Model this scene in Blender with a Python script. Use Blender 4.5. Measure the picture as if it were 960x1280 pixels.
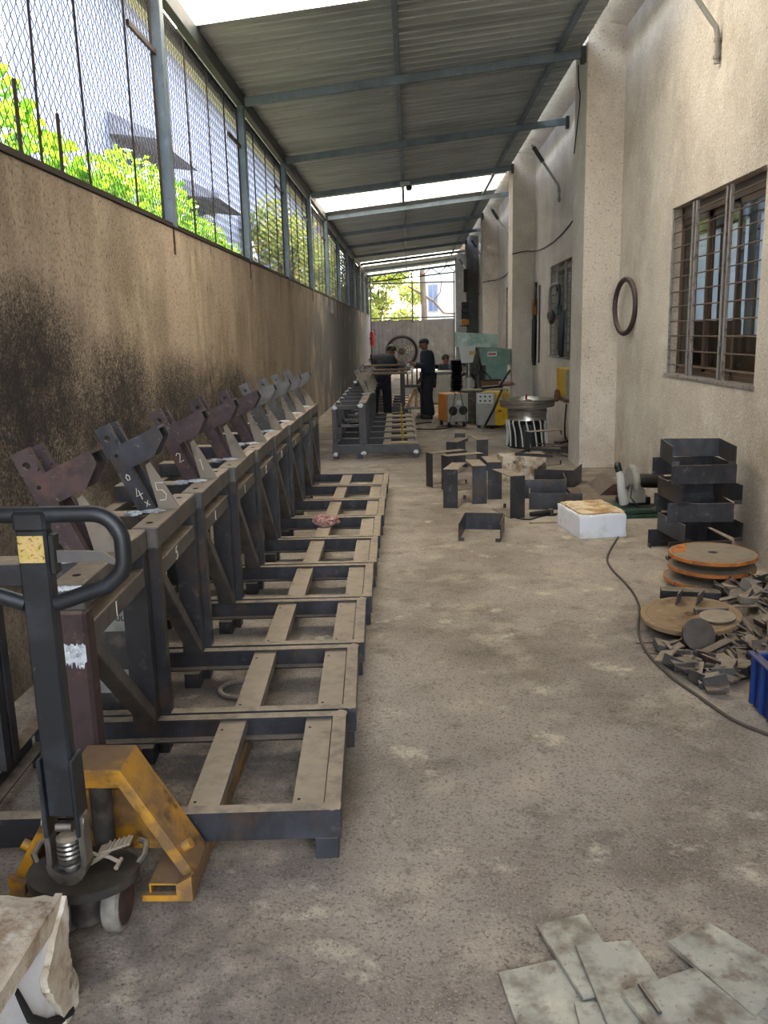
import bpy, bmesh, math, random
from mathutils import Vector, Matrix
R = math.radians
scene = bpy.context.scene
for o in list(bpy.data.objects): bpy.data.objects.remove(o)
COL = scene.collection

# ---------------------------------------------------------------- camera
cd = bpy.data.cameras.new('camera'); cam = bpy.data.objects.new('camera', cd); COL.objects.link(cam)
cd.sensor_fit = 'VERTICAL'; cd.sensor_height = 36; cd.sensor_width = 27; cd.lens = 29.94
cd.clip_start = .05; cd.clip_end = 400
c_right = Vector((0.99927967, 0.02940793, -0.02398577))
c_down = Vector((-0.01745877, -0.20493649, -0.97861955))
c_fwd = Vector((-0.03369473, 0.97833338, -0.20427544))
m = Matrix.Identity(4)
for i in range(3):
    m[i][0] = c_right[i]; m[i][1] = -c_down[i]; m[i][2] = -c_fwd[i]
m[0][3], m[1][3], m[2][3] = 0, 0, 1.75
cam.matrix_world = m
scene.camera = cam

# ---------------------------------------------------------------- world, sun, exposure
w = bpy.data.worlds.new('sky'); scene.world = w; w.use_nodes = True
wn = w.node_tree.nodes; wl = w.node_tree.links
bg = wn['Background']
sky = wn.new('ShaderNodeTexSky'); sky.sky_type = 'NISHITA'; sky.sun_disc = False
sky.sun_elevation = R(58); sky.sun_rotation = R(0); sky.air_density = 1.0; sky.dust_density = 2.0; sky.ozone_density = 1.0
hz = wn.new('ShaderNodeHueSaturation'); hz.inputs['Saturation'].default_value = .42      # thin haze whitens the sky
wl.new(sky.outputs[0], hz.inputs['Color']); wl.new(hz.outputs[0], bg.inputs[0]); bg.inputs[1].default_value = 0.34
sd = bpy.data.lights.new('sun', 'SUN'); sun = bpy.data.objects.new('sun', sd); COL.objects.link(sun)
sd.energy = 4.2; sd.angle = R(1.0); sd.color = (1, .94, .84)
sdir = Vector((-0.05, 0.53, 0.85)).normalized()          # towards the sun: ahead of the camera, high
sun.rotation_euler = sdir.to_track_quat('Z', 'Y').to_euler()
vs = scene.view_settings
vs.view_transform = 'Standard'; vs.look = 'None'; vs.gamma = 1; vs.use_curve_mapping = False
vs.exposure = 2.75

# ---------------------------------------------------------------- materials
def lin(c):
    return tuple(((x / 12.92) if x <= .04045 else ((x + .055) / 1.055) ** 2.4) for x in c)
def hexc(h):
    return lin(tuple(int(h[i:i + 2], 16) / 255 for i in (0, 2, 4)))
def pm(name, base, rough=.6, metal=0., layers=(), bump=None, dust=None, coord='pos', spec=.5, bump2=None):
    """procedural material: base colour + noise-masked colour layers (+ settled dust on upward faces) + bump"""
    mt = bpy.data.materials.new(name); mt.use_nodes = True
    nt = mt.node_tree; N = nt.nodes; L = nt.links
    b = N['Principled BSDF']
    b.inputs['Roughness'].default_value = rough; b.inputs['Metallic'].default_value = metal
    b.inputs['Specular IOR Level'].default_value = spec
    if coord == 'pos':
        src = N.new('ShaderNodeNewGeometry').outputs['Position']
    else:
        src = N.new('ShaderNodeTexCoord').outputs['Object']
    base = hexc(base) if isinstance(base, str) else base
    col = N.new('ShaderNodeRGB'); col.outputs[0].default_value = (*base, 1); cur = col.outputs[0]
    def noise(scale, detail=4, stretch=(1, 1, 1), off=0.):
        mp = N.new('ShaderNodeMapping'); mp.inputs['Scale'].default_value = stretch
        mp.inputs['Location'].default_value = (off, off * 1.7, off * .6)
        L.new(src, mp.inputs[0])
        n = N.new('ShaderNodeTexNoise'); n.inputs['Scale'].default_value = scale; n.inputs['Detail'].default_value = detail
        n.inputs['Roughness'].default_value = .6
        L.new(mp.outputs[0], n.inputs['Vector']); return n.outputs[0]
    def ramp(s, lo, hi):
        r = N.new('ShaderNodeMapRange'); r.inputs[1].default_value = lo; r.inputs[2].default_value = hi; r.clamp = True
        L.new(s, r.inputs[0]); return r.outputs[0]
    def math2(op, a, bb):
        q = N.new('ShaderNodeMath'); q.operation = op; q.use_clamp = True
        for i, x in enumerate((a, bb)):
            if isinstance(x, (int, float)): q.inputs[i].default_value = x
            else: L.new(x, q.inputs[i])
        return q.outputs[0]
    def mix(fac, c):
        nonlocal cur
        mx = N.new('ShaderNodeMix'); mx.data_type = 'RGBA'
        L.new(fac, mx.inputs[0]); L.new(cur, mx.inputs[6])
        c = hexc(c) if isinstance(c, str) else c
        mx.inputs[7].default_value = (*c, 1); cur = mx.outputs[2]
    for k, l in enumerate(layers):
        if 'spots' in l:      # soft-edged stains and painted shade at given places (y, z, ry, rz), broken up by noise
            sep = N.new('ShaderNodeSeparateXYZ'); L.new(src, sep.inputs[0]); tot = None
            a, c2 = l.get('axes', (1, 2))
            for (cy, cz, ry, rz) in l['spots']:
                dy = N.new('ShaderNodeMath'); dy.operation = 'MULTIPLY_ADD'; L.new(sep.outputs[a], dy.inputs[0]); dy.inputs[1].default_value = 1 / ry; dy.inputs[2].default_value = -cy / ry
                dz = N.new('ShaderNodeMath'); dz.operation = 'MULTIPLY_ADD'; L.new(sep.outputs[c2], dz.inputs[0]); dz.inputs[1].default_value = 1 / rz; dz.inputs[2].default_value = -cz / rz
                p1 = N.new('ShaderNodeMath'); p1.operation = 'MULTIPLY'; L.new(dy.outputs[0], p1.inputs[0]); L.new(dy.outputs[0], p1.inputs[1])
                p2 = N.new('ShaderNodeMath'); p2.operation = 'MULTIPLY_ADD'; L.new(dz.outputs[0], p2.inputs[0]); L.new(dz.outputs[0], p2.inputs[1]); L.new(p1.outputs[0], p2.inputs[2])
                f = N.new('ShaderNodeMapRange'); f.inputs[1].default_value = 0; f.inputs[2].default_value = 1; f.inputs[3].default_value = 1; f.inputs[4].default_value = 0; f.clamp = True
                L.new(p2.outputs[0], f.inputs[0])
                if tot is None: tot = f.outputs[0]
                else:
                    mm = N.new('ShaderNodeMath'); mm.operation = 'MAXIMUM'; L.new(tot, mm.inputs[0]); L.new(f.outputs[0], mm.inputs[1]); tot = mm.outputs[0]
            n = noise(l.get('scale', 12), l.get('detail', 8), l.get('stretch', (1, 1, 1)), k * 3.1)
            f = ramp(math2('MULTIPLY', ramp(n, .25, .75), tot), l.get('lo', .15), l.get('hi', .4))
            f = math2('MULTIPLY', f, l.get('amt', 1.0))
            mix(f, l['color'])
            continue
        n = noise(l['scale'], l.get('detail', 4), l.get('stretch', (1, 1, 1)), k * 3.7 + 1)
        f = ramp(n, l['lo'], l['hi'])
        if 'amt' in l: f = math2('MULTIPLY', f, l['amt'])
        mix(f, l['color'])
    if dust:
        g = N.new('ShaderNodeNewGeometry'); sp = N.new('ShaderNodeSeparateXYZ'); L.new(g.outputs['Normal'], sp.inputs[0])
        n = noise(18, 5)
        f = math2('MULTIPLY', ramp(sp.outputs[2], .35, .9), ramp(n, .1, .6))
        f = math2('MULTIPLY', f, dust[1])
        mix(f, dust[0])
        rr = N.new('ShaderNodeMapRange'); L.new(f, rr.inputs[0]); rr.inputs[3].default_value = rough; rr.inputs[4].default_value = .85
        L.new(rr.outputs[0], b.inputs['Roughness'])
        mm = N.new('ShaderNodeMapRange'); L.new(f, mm.inputs[0]); mm.inputs[3].default_value = metal; mm.inputs[4].default_value = 0
        L.new(mm.outputs[0], b.inputs['Metallic'])
    L.new(cur, b.inputs['Base Color'])
    prev = None
    for bp in (bump, bump2):
        if bp:
            n = noise(bp[0], bp[3] if len(bp) > 3 else 6)
            if len(bp) > 4: n = ramp(n, *bp[4])
            bn = N.new('ShaderNodeBump'); bn.inputs['Strength'].default_value = bp[1]; bn.inputs['Distance'].default_value = bp[2]
            L.new(n, bn.inputs['Height'])
            if prev: L.new(prev, bn.inputs['Normal'])
            prev = bn.outputs[0]
    if prev: L.new(prev, b.inputs['Normal'])
    return mt

TAN = 'a2927c'
M = {}
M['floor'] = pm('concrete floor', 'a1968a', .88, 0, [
    dict(color='7a6f62', scale=1.1, lo=.42, hi=.66, detail=6),
    dict(color='b5a996', scale=2.6, lo=.52, hi=.68, detail=8, amt=.85),
    dict(color='665c51', scale=5.5, lo=.56, hi=.72, detail=9, amt=.7),
    dict(color='cbbfa9', scale=3.6, lo=.61, hi=.68, detail=7, amt=.75),
    dict(color='54483d', scale=80, lo=.52, hi=.66, detail=5, amt=.7),
    dict(color='cbbda4', scale=110, lo=.55, hi=.68, detail=4, amt=.5),
    dict(color='4a4037', scale=9, lo=.60, hi=.72, detail=10, amt=.4),
    dict(color='3a3530', spots=[(-.9, 1.9, .95, .75), (-.9, 3.2, .8, 1.2), (-.7, 12.6, 1.4, .8), (1.7, 4.7, .7, .8), (.4, 17, 1.2, 2.2), (-.6, 20, 1.5, 3)], axes=(0, 1), scale=9, lo=.05, hi=.6, amt=.6),  # dark floor stains; the truck's cast shadow is painted in with them
], bump=(85, .8, .008, 6), bump2=(7, .35, .01))
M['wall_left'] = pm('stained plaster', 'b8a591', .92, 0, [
    dict(color='96856f', scale=1.5, lo=.40, hi=.62, detail=7, stretch=(1, 1, .5)),
    dict(color='c9b79d', scale=3.2, lo=.52, hi=.70, detail=8, stretch=(1, 1.3, .35), amt=.8),
    dict(color='64574a', scale=42, lo=.52, hi=.66, detail=6, amt=.8),
    dict(color='d3c0a4', scale=64, lo=.56, hi=.68, detail=4, amt=.6),
    dict(color='3b2f28', scale=6, lo=.66, hi=.71, detail=4, stretch=(1, 1, .55), amt=.75),
    dict(color='40342b', spots=[(6.2, .55, 4.6, 1.15), (4.6, 1.25, 1.3, .95), (10.5, .5, 2.5, .9)], scale=2.2, detail=10, lo=.04, hi=.62, amt=.9),
    dict(color='2a231f', spots=[(4.5, 1.5, .75, .75), (5.9, 1.25, .9, .7), (7.3, 1.1, 1.0, .7), (8.6, 1.1, 1.0, .7), (3.3, 1.2, 1.0, .8), (9.8, 1.05, 1.0, .6)], scale=11, detail=14, lo=.12, hi=.75, amt=.9),
    dict(color='1d1815', spots=[(4.5, 1.4, 1.3, 1.0), (5.9, 1.2, 1.4, .85), (7.4, 1.1, 1.7, .8), (3.2, 1.1, 1.3, .9), (9.5, 1.0, 1.6, .7)], scale=75, detail=4, lo=.24, hi=.50, amt=.85),
    dict(color='54575b', spots=[(28, 1.3, 13, 2.6), (44, 1.3, 12, 2.6)], scale=1.3, lo=.0, hi=.3, amt=.9),  # grey far along the wall paints in the cooler shade there
], bump=(60, .7, .01, 6), bump2=(220, .3, .004, 3))
M['wall_right'] = pm('cream stucco', 'cdc4b7', .92, 0, [
    dict(color='b9aea0', scale=1.4, lo=.42, hi=.66, detail=6),
    dict(color='ddd6ca', scale=3.1, lo=.52, hi=.72, detail=7, amt=.7),
    dict(color='93836e', scale=38, lo=.58, hi=.68, detail=4, amt=.8),
    dict(color='efe8d9', scale=52, lo=.56, hi=.66, detail=3, amt=.6),
    dict(color='a6937b', spots=[(8, 0, 3.5, .6), (14, 0, 3, .8), (6, .8, 1.2, .5), (10.6, .2, .5, .7)], scale=5, detail=9, lo=.12, hi=.6, amt=.6),
    dict(color='6a5d51', scale=60, lo=.65, hi=.70, detail=3, amt=.7),
], bump=(42, .8, .016, 5), bump2=(130, .6, .007, 4))
M['wall_far'] = pm('far wall grey', '75777a', .9, 0, [dict(color='66676a', scale=2, lo=.4, hi=.7), dict(color='86878a', scale=4, lo=.55, hi=.75)], bump=(60, .3, .006))
M['beam'] = pm('blue grey painted steel', '6a7883', .5, .2, [dict(color='515d66', scale=3, lo=.45, hi=.7), dict(color='86939c', scale=9, lo=.58, hi=.75, amt=.6), dict(color='5d4636', scale=14, lo=.68, hi=.74, amt=.6)], bump=(40, .1, .002))
M['beam_dark'] = pm('dark painted steel', '3c4347', .55, .2, [dict(color='54402f', scale=6, lo=.5, hi=.7)], bump=(40, .1, .002))
M['roof'] = pm('galvanised roof sheet', 'a5adad', .55, .35, [
    dict(color='868d8c', scale=1.2, lo=.4, hi=.7, stretch=(.5, 3, 1)), dict(color='bcc3c0', scale=2.5, lo=.55, hi=.75, stretch=(.4, 4, 1), amt=.6),
    dict(color='5c5044', scale=9, lo=.66, hi=.72, amt=.5)], bump=(30, .08, .003))
M['rust_steel'] = pm('rusty brown steel', '46383a', .58, .35, [
    dict(color='5f4335', scale=6, lo=.52, hi=.74, detail=9), dict(color='332a2a', scale=11, lo=.5, hi=.7), dict(color='7d5a42', scale=22, lo=.64, hi=.74, amt=.6), dict(color='8d8378', scale=26, lo=.62, hi=.70, detail=8, amt=.45)], bump=(90, .2, .002), dust=(TAN, .55))
M['scale_steel'] = pm('blue black mill scale steel', '38383b', .42, .45, [
    dict(color='4a4c53', scale=4, lo=.48, hi=.7, detail=6), dict(color='2b2b2e', scale=7, lo=.5, hi=.7, stretch=(1, 1, .4)), dict(color='6a6662', scale=16, lo=.6, hi=.72, detail=8, amt=.6), dict(color='5a4636', scale=5, lo=.54, hi=.72, amt=.8, detail=8), dict(color='7f7466', scale=30, lo=.68, hi=.74, amt=.5)], bump=(90, .12, .0015), dust=(TAN, .9))
M['grey_steel'] = pm('grey steel', '5c5a59', .45, .5, [dict(color='716b64', scale=5, lo=.5, hi=.7), dict(color='44444a', scale=9, lo=.5, hi=.72), dict(color='6d5440', scale=13, lo=.64, hi=.74, amt=.7)], bump=(90, .12, .0015), dust=(TAN, .8))
M['ground_steel'] = pm('dusty cut steel', '857b6e', .6, .3, [dict(color='5b5148', scale=7, lo=.48, hi=.7), dict(color='9b8c78', scale=16, lo=.58, hi=.72, amt=.7)], bump=(80, .15, .002), dust=(TAN, .8))
M['primer'] = pm('grey primer steel', '45454a', .6, .15, [dict(color='38383c', scale=6, lo=.5, hi=.7), dict(color='67666a', scale=14, lo=.6, hi=.75, amt=.6)], bump=(80, .1, .002), dust=(TAN, .5))
M['plate_steel'] = pm('grey green cut plate', 'adaca0', .55, .25, [
    dict(color='7a7468', scale=8, lo=.46, hi=.64, detail=9), dict(color='c6c5b4', scale=6, lo=.52, hi=.7, detail=8), dict(color='6a5546', scale=11, lo=.56, hi=.70, detail=9, amt=.85), dict(color='55504a', scale=50, lo=.62, hi=.7, amt=.6)], bump=(70, .3, .003))
M['white_paint'] = pm('white anti spatter paint', 'c9d0d6', .6, .1, [dict(color='8d98a4', scale=40, lo=.48, hi=.66), dict(color='eef2f4', scale=60, lo=.55, hi=.7)], bump=(90, .4, .004))
M['chalk'] = pm('chalk', 'd8d2c4', .95)
M['hole'] = pm('dark bore', '0d0b0a', .9)
M['yellow'] = pm('worn yellow paint', 'b5811f', .5, .0, [dict(color='74593a', scale=5, lo=.42, hi=.56, detail=9), dict(color='4d3722', scale=14, lo=.54, hi=.66, detail=8), dict(color='d39a22', scale=5, lo=.55, hi=.7, amt=.6)], bump=(60, .25, .003), dust=('7a6249', 1.0))
M['black_paint'] = pm('black satin paint', '161a1f', .38, .0, [dict(color='2c3138', scale=7, lo=.5, hi=.7), dict(color='5a5b5c', scale=40, lo=.69, hi=.73, amt=.7)])
M['rubber'] = pm('black rubber', '15191e', .45, 0, [dict(color='2b3036', scale=9, lo=.5, hi=.7)])
M['wheel'] = pm('grey nylon wheel', '8b857b', .6, 0, [dict(color='655e55', scale=9, lo=.48, hi=.66)], bump=(70, .2, .002))
M['chrome'] = pm('worn bright steel', '8d8a86', .3, .9, [dict(color='5a5550', scale=18, lo=.5, hi=.7)])
M['cast'] = pm('dirty cast iron', '45423f', .65, .4, [dict(color='6b6259', scale=8, lo=.5, hi=.7), dict(color='35302d', scale=12, lo=.55, hi=.7)], dust=(TAN, .6))
M['cast_dark'] = pm('oily dark iron', '35322f', .55, .4, [dict(color='4b463f', scale=8, lo=.5, hi=.7)])
M['label'] = pm('yellow label', 'b59a66', .5, 0, [dict(color='a8974a', scale=60, lo=.45, hi=.55), dict(color='6d5030', scale=110, lo=.58, hi=.64)])
M['foam'] = pm('white foam', 'dfe2e6', .8, 0, [dict(color='c9c6bd', scale=6, lo=.5, hi=.7)], bump=(140, .25, .004), bump2=(14, .3, .01))
M['foam_dirty'] = pm('dirty foam skin', 'c3b8a4', .9, 0, [dict(color='8a7259', scale=5, lo=.45, hi=.62, detail=8), dict(color='5b4836', scale=9, lo=.58, hi=.68, detail=9), dict(color='e3dfd6', scale=7, lo=.58, hi=.7, amt=.8)], bump=(40, .7, .012))
M['scorch'] = pm('scorched foam', 'd9c5a2', .85, 0, [dict(color='a3824f', scale=7, lo=.45, hi=.6, detail=7), dict(color='4d3a26', scale=5, lo=.58, hi=.68, detail=9)], bump=(30, .8, .02))
M['orange_rust'] = pm('orange flame cut edge', 'b06a2a', .75, 0, [dict(color='7d4a22', scale=14, lo=.5, hi=.68), dict(color='cf8a35', scale=24, lo=.56, hi=.7)], bump=(120, .3, .003))
M['disc_top'] = pm('dull steel disc', '6e675c', .5, .35, [dict(color='5b554d', scale=4, lo=.45, hi=.7), dict(color='85776a', scale=10, lo=.58, hi=.72)], dust=(TAN, .6))
M['rust_disc'] = pm('rusty tan disc', '8f7758', .75, .1, [dict(color='6d5236', scale=6, lo=.48, hi=.66, detail=7), dict(color='a08b6e', scale=12, lo=.56, hi=.7)], bump=(60, .3, .003))
M['cable'] = pm('grey brown cable', '4a4038', .6)
M['black'] = pm('black plastic', '121314', .45)
M['blue_bin'] = pm('blue plastic', '1f3f87', .45, 0, [dict(color='17305f', scale=6, lo=.5, hi=.7), dict(color='6f6453', scale=14, lo=.62, hi=.72, amt=.8)], dust=('77695a', .8))
M['mesh_wire'] = pm('weathered wire', '3a3b3d', .6, .3)
M['rod'] = pm('rusty rod', '3d332c', .7, .3)
M['frp_rim'] = pm('roof edge angle', '544f48', .6, .3)
M['green_machine'] = pm('green hammertone paint', '55786a', .42, .05, [dict(color='3f6554', scale=5, lo=.45, hi=.68), dict(color='86a797', scale=4, lo=.58, hi=.72, amt=.8)], dust=('a8aa97', .8))
M['green_pale'] = pm('pale green paint', '8fa398', .4, .05, [dict(color='6d8b7c', scale=3, lo=.5, hi=.66), dict(color='b4c0b6', scale=4, lo=.52, hi=.7)])  # paler green for the belt cover
M['green_dark'] = pm('dark green paint', '2f4a40', .5, .05, [dict(color='20332c', scale=5, lo=.45, hi=.68)])
M['white_panel'] = pm('off white sheet', 'b9bcb6', .6)
M['orange_paint'] = pm('orange paint', 'c7802c', .5, 0, [dict(color='9c6424', scale=9, lo=.5, hi=.7)])
M['grey_panel'] = pm('grey painted panel', '8f8f88', .55, 0, [dict(color='76766f', scale=9, lo=.5, hi=.7)])
M['yellow_panel'] = pm('yellow painted panel', 'c9a21c', .5, 0, [dict(color='a07f17', scale=9, lo=.5, hi=.7)])
M['stainless'] = pm('turned stainless', 'c4c0b8', .33, .9, [dict(color='8b857c', scale=60, lo=.45, hi=.65, stretch=(.05, .05, 1))])
M['navy'] = pm('navy work cloth', '1d2531', .9, 0, [dict(color='161c26', scale=9, lo=.45, hi=.65), dict(color='2a3442', scale=14, lo=.58, hi=.72)], bump=(30, .4, .01))
M['trousers'] = pm('dark trouser cloth', '191c24', .9, 0, [dict(color='12141a', scale=9, lo=.45, hi=.65)], bump=(26, .4, .01))
M['skin'] = pm('skin', '7d5540', .6, 0, [dict(color='6b4635', scale=14, lo=.5, hi=.7)])
M['hair'] = pm('black hair', '0d0b0a', .55, 0, (), bump=(90, .5, .004))
M['shoe'] = pm('dark shoe', '231f1d', .6)
M['brass'] = pm('yellow zinc plated steel', 'a8922e', .35, .8, [dict(color='7d6c24', scale=30, lo=.5, hi=.7)])
M['tube_brown'] = pm('brown pipe', '5f4c40', .5, .3, [dict(color='7d6350', scale=8, lo=.5, hi=.7)])
M['red'] = pm('red paint', '8e1f1f', .5)
M['rag'] = pm('pink rag', 'a08078', .95, 0, [dict(color='8a3b34', scale=60, lo=.52, hi=.58, stretch=(1, 1, 2)), dict(color='c7b0a6', scale=40, lo=.55, hi=.65)], bump=(120, .4, .004))
M['wood'] = pm('brown timber', '6d4d35', .7, 0, [dict(color='4f3726', scale=6, lo=.45, hi=.7, stretch=(1, 1, 6))])
M['alu'] = pm('brown aluminium', '5b4a3c', .45, .4)
M['grille'] = pm('grey grille bar', '8a8480', .6, .2, [dict(color='5f5047', scale=14, lo=.52, hi=.7)])
M['grille_rod'] = pm('rusty grille rod', '6a584a', .65, .2, [dict(color='4c3b31', scale=20, lo=.5, hi=.7)])
M['card'] = pm('cardboard', '8a6238', .9, 0, [dict(color='70502d', scale=5, lo=.5, hi=.7)])
M['facade'] = pm('pale rendered facade', '8a8fa3', .9, 0, [dict(color='7f8497', scale=.7, lo=.45, hi=.7)], bump=(30, .1, .005))
M['facade_cream'] = pm('cream painted eave', 'b8b07e', .9, 0, [dict(color='aea778', scale=.9, lo=.45, hi=.7)])
M['facade_grey'] = pm('grey concrete hood', '8e8f97', .9, 0, [dict(color='7a7b84', scale=1.5, lo=.45, hi=.7)])
M['pane_blue'] = pm('blue tinted window', '4a5d7d', .12, .0)
M['ground'] = pm('outside earth', '8b8170', .95, 0, [dict(color='6f6858', scale=.8, lo=.4, hi=.7)])
M['bark'] = pm('bark', '5f5245', .9, 0, [dict(color='473c32', scale=6, lo=.45, hi=.7, stretch=(1, 1, .3))], bump=(20, .6, .02))
def leafmat(name, c1, c2, c3, trans=.5):
    mt = bpy.data.materials.new(name); mt.use_nodes = True; nt = mt.node_tree; N = nt.nodes; L = nt.links
    b = N['Principled BSDF']; out = N['Material Output']
    g = N.new('ShaderNodeNewGeometry'); n = N.new('ShaderNodeTexNoise'); n.inputs['Scale'].default_value = 3.; n.inputs['Detail'].default_value = 3
    L.new(g.outputs['Position'], n.inputs['Vector'])
    cr = N.new('ShaderNodeValToRGB'); cr.color_ramp.elements[0].position = .35; cr.color_ramp.elements[1].position = .65
    cr.color_ramp.elements[0].color = (*hexc(c1), 1); cr.color_ramp.elements[1].color = (*hexc(c3), 1)
    e = cr.color_ramp.elements.new(.5); e.color = (*hexc(c2), 1)
    L.new(n.outputs[0], cr.inputs[0]); L.new(cr.outputs[0], b.inputs['Base Color']); b.inputs['Roughness'].default_value = .5
    t = N.new('ShaderNodeBsdfTranslucent'); L.new(cr.outputs[0], t.inputs[0])
    mx = N.new('ShaderNodeMixShader'); mx.inputs[0].default_value = trans
    L.new(b.outputs[0], mx.inputs[1]); L.new(t.outputs[0], mx.inputs[2]); L.new(mx.outputs[0], out.inputs[0])
    return mt
M['leaf'] = leafmat('bright green leaf', '5b9418', '7fb025', 'a2c438')
M['leaf_dark'] = leafmat('olive green leaf', '5f7433', '83913f', 'a89a52')
M['leaf_far'] = leafmat('yellow green leaf', '7f9440', 'a3b04d', 'c7bd62')
def frp():
    mt = bpy.data.materials.new('translucent skylight sheet'); mt.use_nodes = True; nt = mt.node_tree; N = nt.nodes; L = nt.links
    b = N['Principled BSDF']; out = N['Material Output']; b.inputs['Base Color'].default_value = (.75, .72, .63, 1); b.inputs['Roughness'].default_value = .5
    t = N.new('ShaderNodeBsdfTranslucent'); t.inputs[0].default_value = (.74, .69, .58, 1)
    mx = N.new('ShaderNodeMixShader'); mx.inputs[0].default_value = .72
    L.new(b.outputs[0], mx.inputs[1]); L.new(t.outputs[0], mx.inputs[2]); L.new(mx.outputs[0], out.inputs[0]); return mt
M['frp'] = frp()
M['frosted'] = M['frp'].copy(); M['frosted'].name = 'frosted glass'
for n_ in M['frosted'].node_tree.nodes:
    if n_.type == 'BSDF_TRANSLUCENT': n_.inputs[0].default_value = (.36, .39, .41, 1)
def glass():
    mt = bpy.data.materials.new('window glass'); mt.use_nodes = True; nt = mt.node_tree; N = nt.nodes; L = nt.links
    out = N['Material Output']; N.remove(N['Principled BSDF'])
    t = N.new('ShaderNodeBsdfTransparent'); t.inputs[0].default_value = (.80, .84, .86, 1)
    g = N.new('ShaderNodeBsdfGlossy'); g.inputs['Roughness'].default_value = .03
    f = N.new('ShaderNodeFresnel'); ge = N.new('ShaderNodeNewGeometry'); io = N.new('ShaderNodeMapRange'); io.inputs[3].default_value = 1.5; io.inputs[4].default_value = 1 / 1.5
    L.new(ge.outputs['Backfacing'], io.inputs[0]); L.new(io.outputs[0], f.inputs[0])      # same reflectance on both faces of the pane
    mth = N.new('ShaderNodeMath'); mth.operation = 'MULTIPLY_ADD'; L.new(f.outputs[0], mth.inputs[0]); mth.inputs[1].default_value = .9; mth.inputs[2].default_value = .0; mth.use_clamp = True
    mx = N.new('ShaderNodeMixShader'); L.new(mth.outputs[0], mx.inputs[0]); L.new(t.outputs[0], mx.inputs[1]); L.new(g.outputs[0], mx.inputs[2]); L.new(mx.outputs[0], out.inputs[0]); return mt
M['glass'] = glass()
def emit(name, c, s):
    mt = bpy.data.materials.new(name); mt.use_nodes = True; b = mt.node_tree.nodes['Principled BSDF']
    b.inputs['Emission Color'].default_value = (*c, 1); b.inputs['Emission Strength'].default_value = s; return mt
M['tube'] = emit('fluorescent tube', (.9, .96, 1), 25)

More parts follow.
